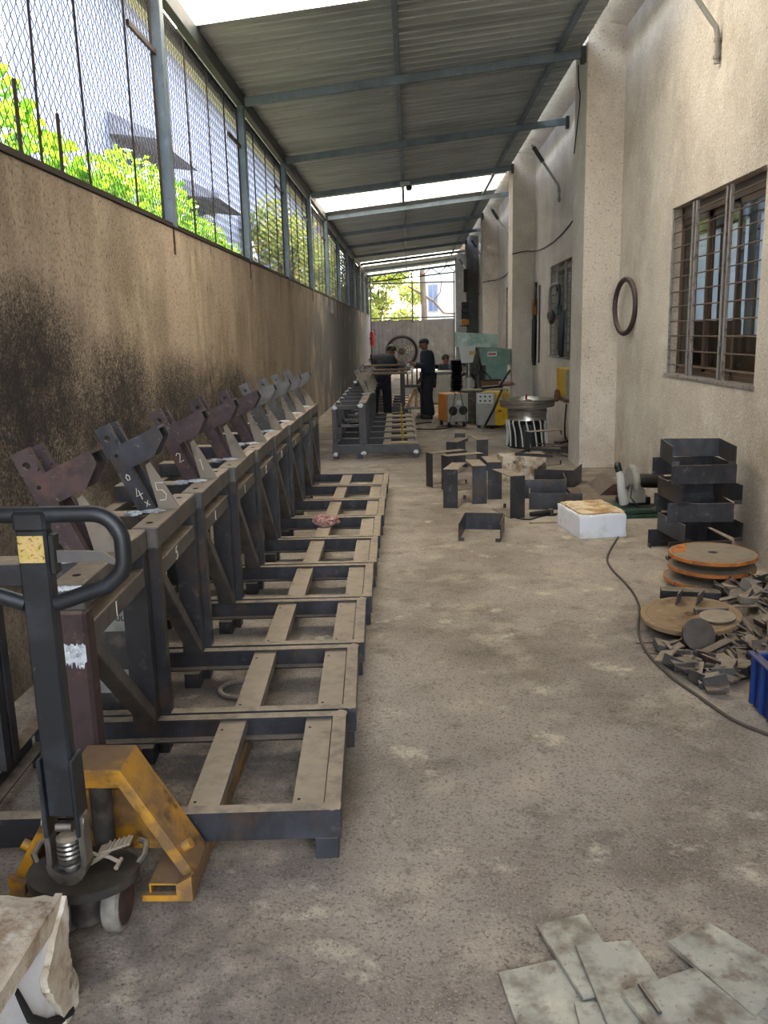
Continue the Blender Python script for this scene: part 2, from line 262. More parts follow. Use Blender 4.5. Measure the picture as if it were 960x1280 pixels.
# ---------------------------------------------------------------- mesh building
def V(*a): return Vector(a)
class MB:
    def __init__(s): s.v = []; s.f = []
    def add(s, vs, fs):
        n = len(s.v); s.v += [tuple(p) for p in vs]; s.f += [tuple(i + n for i in f) for f in fs]; return s
    def obox(s, c, ax, h, ch=.0015):
        """box with centre c, unit axes ax, half sizes h and chamfered edges"""
        c = Vector(c); ch = min(ch, min(h) * .45); vs = []; idx = {}
        for sx in (-1, 1):
            for sy in (-1, 1):
                for sz in (-1, 1):
                    sg = (sx, sy, sz)
                    for k in range(3):
                        q = c.copy()
                        for a in range(3): q += ax[a] * (sg[a] * (h[a] - (0 if a == k else ch)))
                        idx[(sg, k)] = len(vs); vs.append(q)
        fs = []
        for k in range(3):
            a, b = [i for i in range(3) if i != k]
            for sk in (-1, 1):
                loop = []
                for (p, q) in ((-1, -1), (1, -1), (1, 1), (-1, 1)):
                    sg = [0, 0, 0]; sg[k] = sk; sg[a] = p; sg[b] = q; loop.append(idx[(tuple(sg), k)])
                fs.append(loop)
        for k in range(3):           # edges along axis k
            a, b = [i for i in range(3) if i != k]
            for p in (-1, 1):
                for q in (-1, 1):
                    lo = [0, 0, 0]; lo[a] = p; lo[b] = q; hi = lo[:]; lo[k] = -1; hi[k] = 1; lo = tuple(lo); hi = tuple(hi)
                    fs.append([idx[(lo, a)], idx[(hi, a)], idx[(hi, b)], idx[(lo, b)]])
        for sx in (-1, 1):
            for sy in (-1, 1):
                for sz in (-1, 1): fs.append([idx[((sx, sy, sz), k)] for k in range(3)])
        return s.add(vs, fs)
    def box(s, x0, x1, y0, y1, z0, z1, ch=.0015):
        return s.obox(((x0 + x1) / 2, (y0 + y1) / 2, (z0 + z1) / 2), (V(1, 0, 0), V(0, 1, 0), V(0, 0, 1)), (abs(x1 - x0) / 2, abs(y1 - y0) / 2, abs(z1 - z0) / 2), ch)
    def bar(s, p0, p1, w, h, up=(0, 0, 1), ch=.0015):
        p0 = Vector(p0); p1 = Vector(p1); d = (p1 - p0); L = d.length; d.normalize(); up = Vector(up)
        sd = d.cross(up)
        if sd.length < 1e-4: sd = d.cross(V(1, 0, 0))
        sd.normalize(); u = sd.cross(d)
        return s.obox((p0 + p1) / 2, (d, sd, u), (L / 2, w / 2, h / 2), ch)
    def extrude(s, poly, o, ux, uy, uz, depth):
        o = Vector(o); ux = Vector(ux); uy = Vector(uy); uz = Vector(uz); n = len(poly)
        a = [o + ux * p[0] + uy * p[1] for p in poly]; b = [q + uz * depth for q in a]
        fs = [tuple(range(n))[::-1], tuple(range(n, 2 * n))] + [(i, (i + 1) % n, n + (i + 1) % n, n + i) for i in range(n)]
        return s.add(a + b, fs)
    def channel(s, p0, p1, a, up, h, fl, t=.006):
        """C section from p0 to p1; p0 is the outer lower edge of the web, flanges point along a"""
        p0 = Vector(p0); p1 = Vector(p1); d = p1 - p0; L = d.length
        poly = [(0, 0), (fl, 0), (fl, t), (t, t), (t, h - t), (fl, h - t), (fl, h), (0, h)]
        return s.extrude(poly, p0, a, up, d.normalized(), L)
    def tube(s, pts, r, n=10, cap=True, closed=False):
        pts = [Vector(p) for p in pts]; m = len(pts); rs = r if isinstance(r, (list, tuple)) else [r] * m
        vs = []; fs = []; prev = None
        for i in range(m):
            if closed: t = (pts[(i + 1) % m] - pts[i - 1])
            else: t = pts[min(i + 1, m - 1)] - pts[max(i - 1, 0)]
            t.normalize()
            if prev is None:
                ref = V(0, 0, 1) if abs(t.z) < .9 else V(1, 0, 0); a = t.cross(ref).normalized()
            else:
                a = (prev - t * prev.dot(t))
                a = a.normalized() if a.length > 1e-6 else t.orthogonal().normalized()
            prev = a; b = t.cross(a)
            for k in range(n):
                an = 2 * math.pi * k / n; vs.append(pts[i] + (a * math.cos(an) + b * math.sin(an)) * rs[i])
        for i in range(m if closed else m - 1):
            j = (i + 1) % m
            for k in range(n): fs.append((i * n + k, i * n + (k + 1) % n, j * n + (k + 1) % n, j * n + k))
        if cap and not closed: fs += [tuple(range(n))[::-1], tuple(range((m - 1) * n, m * n))]
        return s.add(vs, fs)
    def cyl(s, p0, p1, r, n=20, r2=None): return s.tube([p0, p1], [r, r if r2 is None else r2], n)
    def lathe(s, prof, o=(0, 0, 0), n=32, axis=(0, 0, 1), closed=False):
        o = Vector(o); z = Vector(axis).normalized(); x = z.orthogonal().normalized(); y = z.cross(x); vs = []; fs = []; m = len(prof)
        for (r, h) in prof:
            for k in range(n):
                a = 2 * math.pi * k / n; vs.append(o + z * h + (x * math.cos(a) + y * math.sin(a)) * max(r, 1e-4))
        for i in range(m if closed else m - 1):
            j = (i + 1) % m
            for k in range(n): fs.append((i * n + k, i * n + (k + 1) % n, j * n + (k + 1) % n, j * n + k))
        if not closed: fs += [tuple(range(n))[::-1], tuple(range((m - 1) * n, m * n))]
        return s.add(vs, fs)
    def blob(s, c, r, seed=0, amp=.25, n=12, m=8):
        rn = random.Random(seed); c = Vector(c); vs = []; fs = []
        ph = [rn.uniform(0, 6.28) for _ in range(8)]
        for i in range(m + 1):
            t = math.pi * i / m
            for k in range(n):
                p = 2 * math.pi * k / n
                q = 1 + amp * (math.sin(3 * p + ph[0] + 2 * t) * .5 + math.sin(5 * p + ph[1]) * .3 + math.sin(2 * p + 3 * t + ph[2]) * .4)
                vs.append(c + V(r[0] * q * math.sin(t) * math.cos(p), r[1] * q * math.sin(t) * math.sin(p), r[2] * math.cos(t)))
        for i in range(m):
            for k in range(n): fs.append((i * n + k, i * n + (k + 1) % n, (i + 1) * n + (k + 1) % n, (i + 1) * n + k))
        return s.add(vs, fs)
    def holed(s, L, W, hole_s, r, o, u, wdir, t, td):
        """flat bar of length L along u, width W along wdir (centred), thickness t along td, real round hole at hole_s"""
        o = Vector(o); u = Vector(u); wdir = Vector(wdir); td = Vector(td); n = 16; h = W / 2
        ring = []; sq = []
        for k in range(n):
            a = 2 * math.pi * (k + .5) / n; cx, cy = math.cos(a), math.sin(a); ring.append((hole_s + r * cx, r * cy))
            q = h / max(abs(cx), abs(cy)); sq.append((hole_s + q * cx, q * cy))
        # snap near corners
        for k in (1, 5, 9, 13):
            pass
        def P(p, e): return o + u * p[0] + wdir * p[1] + td * e
        vs = []; fs = []
        for e in (0, t): vs += [P(p, e) for p in ring] + [P(p, e) for p in sq]
        for k in range(n):
            k2 = (k + 1) % n
            fs += [(k, k2, n + k2, n + k), (2 * n + k, 3 * n + k, 3 * n + k2, 2 * n + k2), (k, 2 * n + k, 2 * n + k2, k2)]
            fs.append((n + k, n + k2, 3 * n + k2, 3 * n + k))
        s.add(vs, fs)
        if hole_s - h > .001: s.extrude([(0, -h), (hole_s - h * .98, -h), (hole_s - h * .98, h), (0, h)], o, u, wdir, td, t)
        if L - hole_s - h > .001: s.extrude([(hole_s + h * .98, -h), (L, -h), (L, h), (hole_s + h * .98, h)], o, u, wdir, td, t)
        return s
    def build(s, name, mat, parent=None, smooth=35, loc=None, rot=None):
        me = bpy.data.meshes.new(name); me.from_pydata(s.v, [], s.f); me.validate()
        bm = bmesh.new(); bm.from_mesh(me); bmesh.ops.recalc_face_normals(bm, faces=bm.faces); bm.to_mesh(me); bm.free()
        if smooth:
            me.polygons.foreach_set('use_smooth', [True] * len(me.polygons)); me.set_sharp_from_angle(angle=R(smooth))
        me.materials.append(M[mat] if isinstance(mat, str) else mat)
        o = bpy.data.objects.new(name, me); COL.objects.link(o)
        if parent: o.parent = parent
        if loc: o.location = loc
        if rot: o.rotation_euler = rot
        return o
def B(*a, **k): return MB().box(*a, **k)
def tag(o, label=None, cat=None, group=None, kind=None):
    if label: o['label'] = label
    if cat: o['category'] = cat
    if group: o['group'] = group
    if kind: o['kind'] = kind
    return o
def thing(name, label, cat, loc=(0, 0, 0), rz=0, group=None, rot=None):
    o = bpy.data.objects.new(name, None); COL.objects.link(o); o.location = loc
    o.rotation_euler = rot if rot else (0, 0, rz); o.empty_display_size = .1
    return tag(o, label, cat, group)
def struct(name, parent=None):
    o = bpy.data.objects.new(name, None); COL.objects.link(o); o['kind'] = 'structure'; return o
def copy_tree(o, parent=None):
    c = o.copy(); COL.objects.link(c); c.parent = parent
    for ch in o.children: copy_tree(ch, c)
    return c
def text_mesh(body, size, name, mat, parent, mw, ext=.001):
    cu = bpy.data.curves.new(name, 'FONT'); cu.body = body; cu.size = size; cu.extrude = ext; cu.align_x = 'CENTER'; cu.align_y = 'CENTER'
    t = bpy.data.objects.new('tmp', cu); COL.objects.link(t)
    dg = bpy.context.evaluated_depsgraph_get(); me = bpy.data.meshes.new_from_object(t.evaluated_get(dg)); bpy.data.objects.remove(t)
    me.name = name; me.materials.clear(); me.materials.append(M[mat])
    o = bpy.data.objects.new(name, me); COL.objects.link(o); o.matrix_local = mw
    if parent: o.parent = parent
    return o
# ================================================================ the setting
XL, XR, XP = -2.0, 2.6, 2.15            # left wall face, right wall face, pilaster face
YE = 45.0; YB = -5.0
WT = 2.68                                # top of the left wall
WIN = [(6.60, 8.87), (14.05, 16.25), (21.5, 23.7), (28.9, 31.1)]
PIL = [10.95, 18.35, 25.65, 32.95, 40.2]
POSTS = [7.55 + 3.56 * k for k in range(-1, 11)]
def beam_z(x): return 4.50 + (x + 1.95) * .1      # underside of the rafters

g = MB()
nx, ny = 6, 60
for i in range(nx + 1):
    for j in range(ny + 1):
        g.v.append((XL - .2 + (XR + .3 - XL + .2) * i / nx, YB - 4 + (YE + 1 - YB + 4) * j / ny, 0))
for i in range(nx):
    for j in range(ny): g.f.append((i * (ny + 1) + j, (i + 1) * (ny + 1) + j, (i + 1) * (ny + 1) + j + 1, i * (ny + 1) + j + 1))
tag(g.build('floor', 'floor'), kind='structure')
tag(B(-60, 60, -60, 140, -.5, -.06).build('ground', 'ground'), kind='structure')

# left wall with its coping angle
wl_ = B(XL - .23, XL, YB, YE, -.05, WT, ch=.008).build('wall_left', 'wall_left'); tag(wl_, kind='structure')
B(XL - .2, XL - .02, YB, 3.93, WT, 4.6, ch=.004).build('added_shade_wall', 'wall_left', wl_)  # added out of view to hold off side light near the camera
MB().channel((XL + .012, 3.93, WT + .001), (XL + .012, YE, WT + .001), (-1, 0, 0), (0, 0, 1), .035, .07, .006).build('coping_angle', 'rod', wl_)
for y in POSTS:
    if y > 5: B(XL, XL + .008, y - .02, y + .02, WT - .2 + random.Random(int(y)).uniform(-.05, .05), WT, ch=.001).build('anchor_strap', 'rust_steel', wl_)

# right wall with window openings, pilasters, soffit beam
wr = MB(); x0, x1 = XR, XR + .22; z0, z1 = 1.285, 2.885
wr.box(x0, x1, YB, YE, -.05, z0, .0); wr.box(x0, x1, YB, YE, z1, 6.4, .0)
ys = [YB] + [y for p in WIN for y in p] + [YE]
for i in range(0, len(ys), 2): wr.box(x0, x1, ys[i], ys[i + 1], z0, z1, .0)
wr = wr.build('wall_right', 'wall_right'); tag(wr, kind='structure')
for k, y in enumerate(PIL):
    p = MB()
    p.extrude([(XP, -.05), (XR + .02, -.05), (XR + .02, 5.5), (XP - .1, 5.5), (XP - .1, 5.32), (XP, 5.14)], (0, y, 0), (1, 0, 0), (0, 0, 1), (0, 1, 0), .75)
    p.build('pilaster', 'wall_right' if k < 3 else 'wall_far', wr)  # far pilasters go grey: their cooler shade is put into the colour
MB().extrude([(XR + .02, 5.2), (XR + .02, 6.2), (XP - .1, 6.2), (XP - .1, 5.3)], (0, YB, 0), (1, 0, 0), (0, 0, 1), (0, 1, 0), YE - YB).build('soffit_beam', 'wall_right', wr)
# room behind the windows
rm = MB(); RW = [(12.2, 15.0), (15.3, 18.1), (18.4, 21.2), (21.5, 24.3)]
rm.box(XR + 3.2, XR + 3.3, 3, 34, 0, .9); rm.box(XR + 3.2, XR + 3.3, 3, 34, 3.6, 4.2)
ry = [3] + [q for p in RW for q in p] + [34]
for i in range(0, len(ry), 2): rm.box(XR + 3.2, XR + 3.3, ry[i], ry[i + 1], .9, 3.6, 0)
rm.box(XR + .22, XR + 3.3, 3, 3.1, 0, 4.2); rm.box(XR + .22, XR + 3.3, 33.9, 34, 0, 4.2); rm.box(XR + .2, XR + 3.3, 3, 34, 4.2, 4.3); rm.box(XR + .22, XR + 3.3, 3, 34, -.05, .02)
tag(rm.build('wall_workroom', 'white_panel'), kind='structure')
for i, (a, b_) in enumerate(RW):                     # added frosted windows in the far wall, daylight to brighten the work room
    r = struct('window_%d' % (i + 11)); fr = MB()
    for (p, q, c, d) in ((a, b_, .9, .96), (a, b_, 3.54, 3.6), (a, a + .06, .9, 3.6), (b_ - .06, b_, .9, 3.6), ((a + b_) / 2 - .03, (a + b_) / 2 + .03, .9, 3.6)): fr.box(XR + 3.21, XR + 3.29, p, q, c, d, .002)
    fr.build('window_frame', 'alu', r)
    for q in range(2): B(XR + 3.24, XR + 3.25, a + .06 + q * 1.37, a + 1.37 + q * 1.37, .96, 3.54, ch=0).build('pane', 'frosted', r)

# windows
def window(n, ya, yb):
    r = struct('window_%d' % n); za, zb = z0, z1; X = XR
    fr = MB(); fw = .05
    for (a, b_, c, d) in ((ya, yb, za, za + fw), (ya, yb, zb - .12, zb), (ya, ya + fw, za, zb), (yb - fw, yb, za, zb)): fr.box(X + .10, X + .17, a, b_, c, d, .002)
    fr.build('window_frame', 'alu', r)
    B(X - .015, X + .10, ya - .02, yb + .02, za - .02, za + .012, ch=.003).build('window_sill', 'grille', r)
    W = yb - ya; t3 = W / 3
    for k in range(3):
        a = ya + fw + k * (W - 2 * fw) / 3; b_ = a + (W - 2 * fw) / 3 + .03; off = .015 if k % 2 else -.015
        s = MB(); x = X + .135 + off
        for (p, q, c, d) in ((a, a + .045, za + fw, zb - .12), (b_ - .045, b_, za + fw, zb - .12), (a, b_, za + fw, za + fw + .05), (a, b_, zb - .17, zb - .12)): s.box(x - .012, x + .012, p, q, c, d, .001)
        so = s.build('sash', 'alu', r)
        B(x - .003, x + .003, a + .04, b_ - .04, za + fw + .045, zb - .165, ch=0).build('pane', 'glass', so)
    for k in range(11):
        z = za + .1 + k * (zb - za - .2) / 10
        MB().cyl((X + .02, ya + .005, z), (X + .02, yb - .005, z), .0065, 8).build('grille_rod', 'grille_rod', r)
    for y in (ya + .012, yb - .012, yb - W * .27, yb - W * .27 - .09, ya + W * .36, ya + W * .36 - .09):
        B(X + .008, X + .032, y - .019 if ya + .05 < y < yb - .05 else y - .01, y + .019 if ya + .05 < y < yb - .05 else y + .01, za, zb - .02, ch=.001).build('grille_bar', 'grille', r)
    return r
for i, (a, b_) in enumerate(WIN): window(i + 1, a, b_)

# ---------------------------------------------------------------- roof
ceil = struct('ceiling')
def sheet_mesh(name, mat):
    mb = MB(); prof = []
    for k in range(5):
        y = k * .2
        prof += [(y, 0), (y + .085, 0), (y + .095, .006), (y + .125, .006), (y + .135, 0), (y + .155, 0), (y + .165, .032), (y + .19, .032)]
    prof += [(1.0, 0), (1.05, -.003)]; xa, xb = XL - .22, XP - .02
    za, zb = beam_z(xa) + .165, beam_z(xb) + .165
    mids = 6
    for i in range(mids + 1):
        f = i / mids
        for (y, h) in prof: mb.v.append((xa + (xb - xa) * f, y, za + (zb - za) * f + h))
    n = len(prof)
    for i in range(mids):
        for k in range(n - 1): mb.f.append((i * n + k, (i + 1) * n + k, (i + 1) * n + k + 1, i * n + k + 1))
    o = mb.build(name, mat, ceil); return o
proto = sheet_mesh('roof_sheet', 'roof'); proto_s = sheet_mesh('skylight_sheet', 'frp')
SP = 1.06; Y0 = 8.80 - 9 * SP                      # the roof begins just behind the camera
used = [False, False]; y = Y0; rn = random.Random(4); idx = 0
while y < YE - .2:
    isk = idx in (7, 8, 19, 20, 35, 36, 41); src = proto_s if isk else proto; idx += 1
    if used[isk]: o = src.copy(); COL.objects.link(o)
    else: o = src; used[isk] = True
    o.location = (0, y, rn.uniform(-.004, .004)); o.rotation_euler = (0, 0, 0); o.scale.y = 1.064
    y += SP
for y in POSTS:
    yy = y - .02; xe = XR if not any(abs(yy - p) < .8 for p in PIL) else XP
    MB().bar((XL + .05, yy, beam_z(XL + .05) + .05), (xe, yy, beam_z(xe) + .05), .06, .10, ch=.004).build('rafter', 'beam', ceil)
    e = MB(); e.bar((xe - .03, yy, beam_z(xe) - .06), (xe - .03, yy, beam_z(xe) + .12), .1, .05, up=(1, 0, 0)); e.build('rafter_cleat', 'beam_dark', ceil)
for x in (-.09, 1.83):
    B(x - .03, x + .03, Y0, YE, beam_z(x) + .10, beam_z(x) + .16, ch=.003).build('purlin', 'beam', ceil)
B(XL - .05, XL + .03, Y0, YE, beam_z(XL) + .005, beam_z(XL) + .163, ch=.004).build('eave_beam', 'beam_dark', ceil)
B(XL - .16, XL - .10, Y0, YE, beam_z(XL) - .06, beam_z(XL) + .06, ch=.004).build('eave_angle', 'frp_rim', ceil)

# ---------------------------------------------------------------- chain link screen on the left wall
scr = thing('mesh_screen', 'chain link screen between blue grey posts on top of the stained wall', 'fence', (XL, YB, WT))
scr.location = (0, 0, 0)
def link_mesh(name, width, height, pitch, wr_, parent):
    """woven wire: zigzag wires side by side, meeting at the knuckles; lies in the local x (along) / z plane"""
    mb = MB(); nW = int(width / pitch); nz = int(height / (pitch / 1.0)) * 2; hz = height / nz
    for i in range(nW + 1):
        xb = i * pitch
        for k in range(nz):
            xa = xb + (0 if k % 2 == 0 else pitch * .5) - (0 if i % 1 == 0 else 0)
            xc = xb + (pitch * .5 if k % 2 == 0 else 0)
            for sgn in (1,):
                p = V(xa, (.003 if k % 2 else -.003), k * hz); q = V(xc, (-.003 if k % 2 else .003), (k + 1) * hz)
                d = (q - p).normalized(); a = d.cross(V(0, 1, 0)).normalized(); b_ = V(0, 1, 0); vs = []
                for e in (p, q): vs += [e + a * wr_, e + b_ * wr_, e - a * wr_, e - b_ * wr_]
                mb.add(vs, [(0, 1, 5, 4), (1, 2, 6, 5), (2, 3, 7, 6), (3, 0, 4, 7)])
            # the neighbouring wire mirrors it so that diamonds close
            p2 = V(2 * xb + pitch * .5 - xa + pitch * .5, .004, k * hz); q2 = V(2 * xb + pitch * .5 - xc + pitch * .5, .004, (k + 1) * hz)
            d = (q2 - p2).normalized(); a = d.cross(V(0, 1, 0)).normalized(); vs = []
            for e in (p2, q2): vs += [e + a * wr_, e + b_ * wr_, e - a * wr_, e - b_ * wr_]
            mb.add(vs, [(0, 1, 5, 4), (1, 2, 6, 5), (2, 3, 7, 6), (3, 0, 4, 7)])
    o = mb.build(name, 'mesh_wire', parent, smooth=0); o['kind'] = 'stuff'; return o
mh = 4.44 - WT
m0 = link_mesh('chain_link_mesh', 3.46, mh, .085, .0027, scr)
for k, y in enumerate(POSTS[:-1]):
    o = m0 if k == 0 else m0.copy()
    if k: COL.objects.link(o)
    o.location = (XL - .06, y + .05, WT + .01); o.rotation_euler = (0, 0, R(90))
for y in POSTS:
    B(XL - .05, XL + .03, y - .055, y + .055, WT + .005, beam_z(XL) + .02, ch=.005).build('post', 'beam', scr)
    for s in (-1, 1): MB().cyl((XL - .055, y + s * .075, WT), (XL - .055, y + s * .075, 4.45), .012, 8).build('edge_pipe', 'rod', scr)
rn = random.Random(2)
for k, y in enumerate(POSTS[:-1]):
    for f in (.27, .52, .76):
        yy = y + 3.56 * f + rn.uniform(-.08, .08)
        MB().cyl((XL - .045, yy, WT), (XL - .045, yy + rn.uniform(-.05, .05), 4.45), .008, 6).build('rod', 'rod', scr)
for yy, h in ((4.75, .42), (5.3, .38)): MB().cyl((XL - .04, yy, WT), (XL - .04, yy, WT + h), .011, 6).build('rod', 'rod', scr)
for k in range(len(POSTS) - 1): B(XL - .045, XL - .02, POSTS[k + 1] - .75, POSTS[k + 1] - .05, 4.02, 4.06, ch=.001).build('lacing_bar', 'rust_steel', scr)

# ---------------------------------------------------------------- far end
we = struct('wall_end')
pw = (XP + .2 - XL) / 6
for k in range(6):
    mb = MB(); xa = XL + k * pw; n = 14; hgt = 2.42 + .02 * (k % 3)
    for i in range(n + 1):
        x = xa + pw * i / n; dy = .006 if (i // 2) % 2 else -.006
        mb.v += [(x, YE - .06 + dy, 0), (x, YE - .06 + dy, hgt), (x, YE - .04 + dy, hgt), (x, YE - .04 + dy, 0)]
    for i in range(n):
        a = i * 4
        mb.f += [(a, a + 4, a + 5, a + 1), (a + 1, a + 5, a + 6, a + 2), (a + 2, a + 6, a + 7, a + 3)]
    mb.build('cladding_sheet', 'wall_far', we, smooth=0)
ef = thing('end_mesh_screen', 'dark framed mesh screen above the grey sheet end wall', 'fence')
for x in (XL + .02, .17, XP + .15): B(x - .035, x + .035, YE - .14, YE - .07, 0 if x != .17 else 2.3, 4.75, ch=.003).build('post', 'beam_dark', ef)
for z in (2.55, 4.28): B(XL, XP + .2, YE - .13, YE - .08, z - .035, z + .035, ch=.003).build('rail', 'beam_dark', ef)
m1 = link_mesh('chain_link_mesh', 4.2, 1.7, .12, .003, ef); m1.location = (XL, YE - .1, 2.55)
tr = thing('roof_truss', 'dark lattice truss under the roof at the far end screen', 'truss')
TY = YE - 3
for x in range(0, 1): pass
def tz(x): return beam_z(x) - .02
MB().bar((XL, TY, tz(XL)), (XR, TY, tz(XR)), .06, .06).build('top_chord', 'beam_dark', tr)
MB().bar((XL, TY, tz(XL) - .3), (XR, TY, tz(XR) - .34), .06, .06).build('bottom_chord', 'beam_dark', tr)
for i in range(12):
    xa = XL + (XR - XL) * i / 12; xb = XL + (XR - XL) * (i + 1) / 12
    MB().bar((xa, TY, tz(xa) - (.3 if i % 2 else 0)), (xb, TY, tz(xb) - (0 if i % 2 else .3)), .04, .04).build('web_bar', 'beam_dark', tr)

# ---------------------------------------------------------------- outside: facade, trees
fac = thing('apartment_building', 'pale lavender rendered building with concrete window hoods beyond the chain link screen', 'building')
FX = -6.0
B(FX - 4, FX, -25, 75, -.06, 8.95, ch=0).build('wall', 'facade', fac)
B(FX - 4, FX + 1.1, -25, 75, 8.95, 9.12, ch=0).build('eave', 'facade_cream', fac)
B(FX - .02, FX + .9, -25, 75, 9.12, 9.7, ch=0).build('fascia', 'facade_cream', fac)
def hood(y, z, wd):
    MB().extrude([(0, 0), (.95, -.12), (.95, .0), (0, .42)], (FX, y, z), (1, 0, 0), (0, 0, 1), (0, 1, 0), wd).build('window_hood', 'facade_grey', fac)
    wf = B(FX - .02, FX + .05, y + .15, y + wd - .15, z - 1.5, z - .1, ch=0).build('window', 'facade_grey', fac)
    for q in range(2): B(FX + .04, FX + .06, y + .22 + q * (wd - .4) / 2, y + .2 + (q + .9) * (wd - .4) / 2, z - 1.42, z - .18, ch=0).build('pane', 'pane_blue', wf)
for y in (18.2, 24.0, 31.5, 40): hood(y, 5.85 if y < 20 else 5.55, 3.6)
hood(12.2, 3.0, 1.6)
for y, za in ((12.0, 5.75), (3.0, 5.75)):
    wf = B(FX - .02, FX + .04, y, y + 1.75, za, za + 1.6, ch=0).build('window', 'white_panel', fac)
    for q in range(2): B(FX + .03, FX + .05, y + .08 + q * .84, y + .84 + q * .84, za + .08, za + 1.52, ch=0).build('pane', 'pane_blue', wf)
B(FX, FX + .15, 22.3, 22.45, 0, 8.9, ch=0).build('drain_pipe', 'facade_grey', fac)

eb = thing('white_house', 'white house with a tall window seen beyond the end wall', 'building')
B(1.0, 14, 63, 70, -.06, 12, ch=0).build('wall', 'white_panel', eb)
for (xa, za) in ((1.35, 3.2), (4.2, 3.2)):
    wf = B(xa, xa + .75, 62.93, 63.05, za, za + 2.0, ch=0).build('window', 'facade_grey', eb)
    for q in range(2): B(xa + .08 + q * .33, xa + .34 + q * .33, 62.9, 62.95, za + .1, za + 1.9, ch=0).build('pane', 'pane_blue', wf)

def foliage(name, mat, parent, centers, n, size, seed, droop=.3):
    """single leaves, each a folded four-corner blade, scattered through the crown"""
    rn = random.Random(seed); mb = MB()
    for i in range(n):
        c, r = rn.choice(centers)
        while True:
            p = V(rn.uniform(-1, 1), rn.uniform(-1, 1), rn.uniform(-1, 1))
            if p.length < 1: break
        q = V(c[0] + p.x * r[0], c[1] + p.y * r[1], c[2] + p.z * r[2])
        s = size * rn.uniform(.6, 1.25)
        d = V(rn.uniform(-1, 1), rn.uniform(-1, 1), rn.uniform(-.8, .4)).normalized()
        a = d.orthogonal().normalized(); b_ = d.cross(a); an = rn.uniform(0, 6.28); sd = a * math.cos(an) + b_ * math.sin(an); nn = d.cross(sd)
        mb.add([q - d * s * .5, q + sd * s * .36 + nn * s * .08 - d * s * .05, q + d * s * .5 - nn * s * .1, q - sd * s * .36 + nn * s * .08 - d * s * .05, q + d * s * .05], [(0, 1, 4), (1, 2, 4), (2, 3, 4), (3, 0, 4)])
    me = bpy.data.meshes.new(name); me.from_pydata(mb.v, [], mb.f); me.materials.append(M[mat])
    o = bpy.data.objects.new(name, me); COL.objects.link(o); o.parent = parent; o['kind'] = 'stuff'; return o
def tree(label, base, h, centers, n, size, seed, mat='leaf', group=None, tr_=.07):
    t = thing('tree', label, 'tree', base, 0, group); rn = random.Random(seed); bx, by = base[0], base[1]
    cs = [((c[0] - bx, c[1] - by, c[2]), r) for c, r in centers]
    top = V(rn.uniform(-.2, .2), rn.uniform(-.2, .2), h)
    MB().tube([(0, 0, -.05), (.05, .04, h * .4), tuple(top * .75), tuple(top)], [tr_, tr_ * .85, tr_ * .6, tr_ * .35], 8).build('trunk', 'bark', t)
    for c, r in cs[:10]:
        st = V(0, 0, h * rn.uniform(.45, .8)); e = V(*c); md = (st + e) / 2 + V(0, 0, .15)
        MB().tube([st, md, e], [tr_ * .4, tr_ * .28, tr_ * .12], 6).build('branch', 'bark', t)
    foliage('foliage', mat, t, cs, n, size, seed); return t
tree('young tree with large bright green leaves beside the first screen bay', (-3.3, 6.9, 0), 3.4, [((-3.2, 6.9, 3.55), (.3, .4, .36)), ((-3.2, 7.3, 3.45), (.3, .4, .34)), ((-3.2, 7.9, 3.35), (.3, .4, .22)), ((-3.3, 6.3, 3.6), (.4, .5, .4)), ((-3.2, 8.5, 3.25), (.25, .35, .2))], 480, .14, 1, tr_=.035)
tree('bushy tree with small bright green leaves between the screen and the window hood', (-3.9, 10.6, 0), 3.6, [((-3.3, 9.5, 3.45), (.35, .6, .22)), ((-3.3, 10.5, 3.6), (.4, .7, .34)), ((-3.3, 11.6, 3.62), (.4, .7, .32)), ((-3.4, 12.6, 3.55), (.4, .7, .30)), ((-3.4, 10.8, 3.2), (.5, 1.6, .2))], 1150, .12, 2, tr_=.05)
tree('low bright tree behind the third screen post', (-3.6, 15.4, 0), 3.4, [((-3.5, 14.4, 3.45), (.4, .7, .25)), ((-3.6, 15.6, 3.5), (.4, .8, .28)), ((-3.6, 17.0, 3.35), (.4, .8, .25))], 750, .11, 3, tr_=.05)
rn = random.Random(9)
for k, yy in enumerate((29, 33, 37, 41.5, 47)):
    xx = -3.95 + rn.uniform(-.2, .2); cs = [((xx + rn.uniform(-.5, .5), yy + rn.uniform(-1.9, 1.9), rn.uniform(3.0, 5.6)), (.75, 1.1, .8)) for _ in range(9)]
    tree(['olive tree', 'second olive tree', 'third olive tree', 'fourth olive tree', 'last olive tree'][k] + ' in the row behind the far bays of the screen', (xx, yy, 0), 4.6, cs, 2400, .16, 20 + k, 'leaf_dark', 'olive trees outside the screen', .1)
cs = [((rn.uniform(-3.4, .2), 53 + rn.uniform(-1.2, 1.2), rn.uniform(2.2, 5.8)), (.9, .9, .8)) for _ in range(12)]
tree('yellow green tree crown beyond the end screen', (-1.8, 53, 0), 4.6, cs, 9000, .22, 44, 'leaf_far', None, .14)
bt = thing('bare_tree', 'thick bare trunk with a crooked branch in front of the white house', 'tree', (.95, 52, 0))
MB().tube([(0, 0, -.05), (-.05, 0, 2.5), (-.1, 0, 4), (-.2, 0, 6.5)], [.22, .2, .19, .15], 10).build('trunk', 'bark', bt)
MB().tube([(-1.0, 0, 4.5), (-.1, 0, 3.95), (.5, 0, 3.6), (1.1, .2, 2.9), (1.8, .2, 2.85), (3.0, .3, 2.7)], [.05, .08, .08, .07, .06, .04], 7).build('branch', 'bark', bt)
MB().tube([(.5, 0, 3.6), (.9, 0, 4.1), (1.0, 0, 4.8)], [.05, .04, .03], 6).build('branch', 'bark', bt)
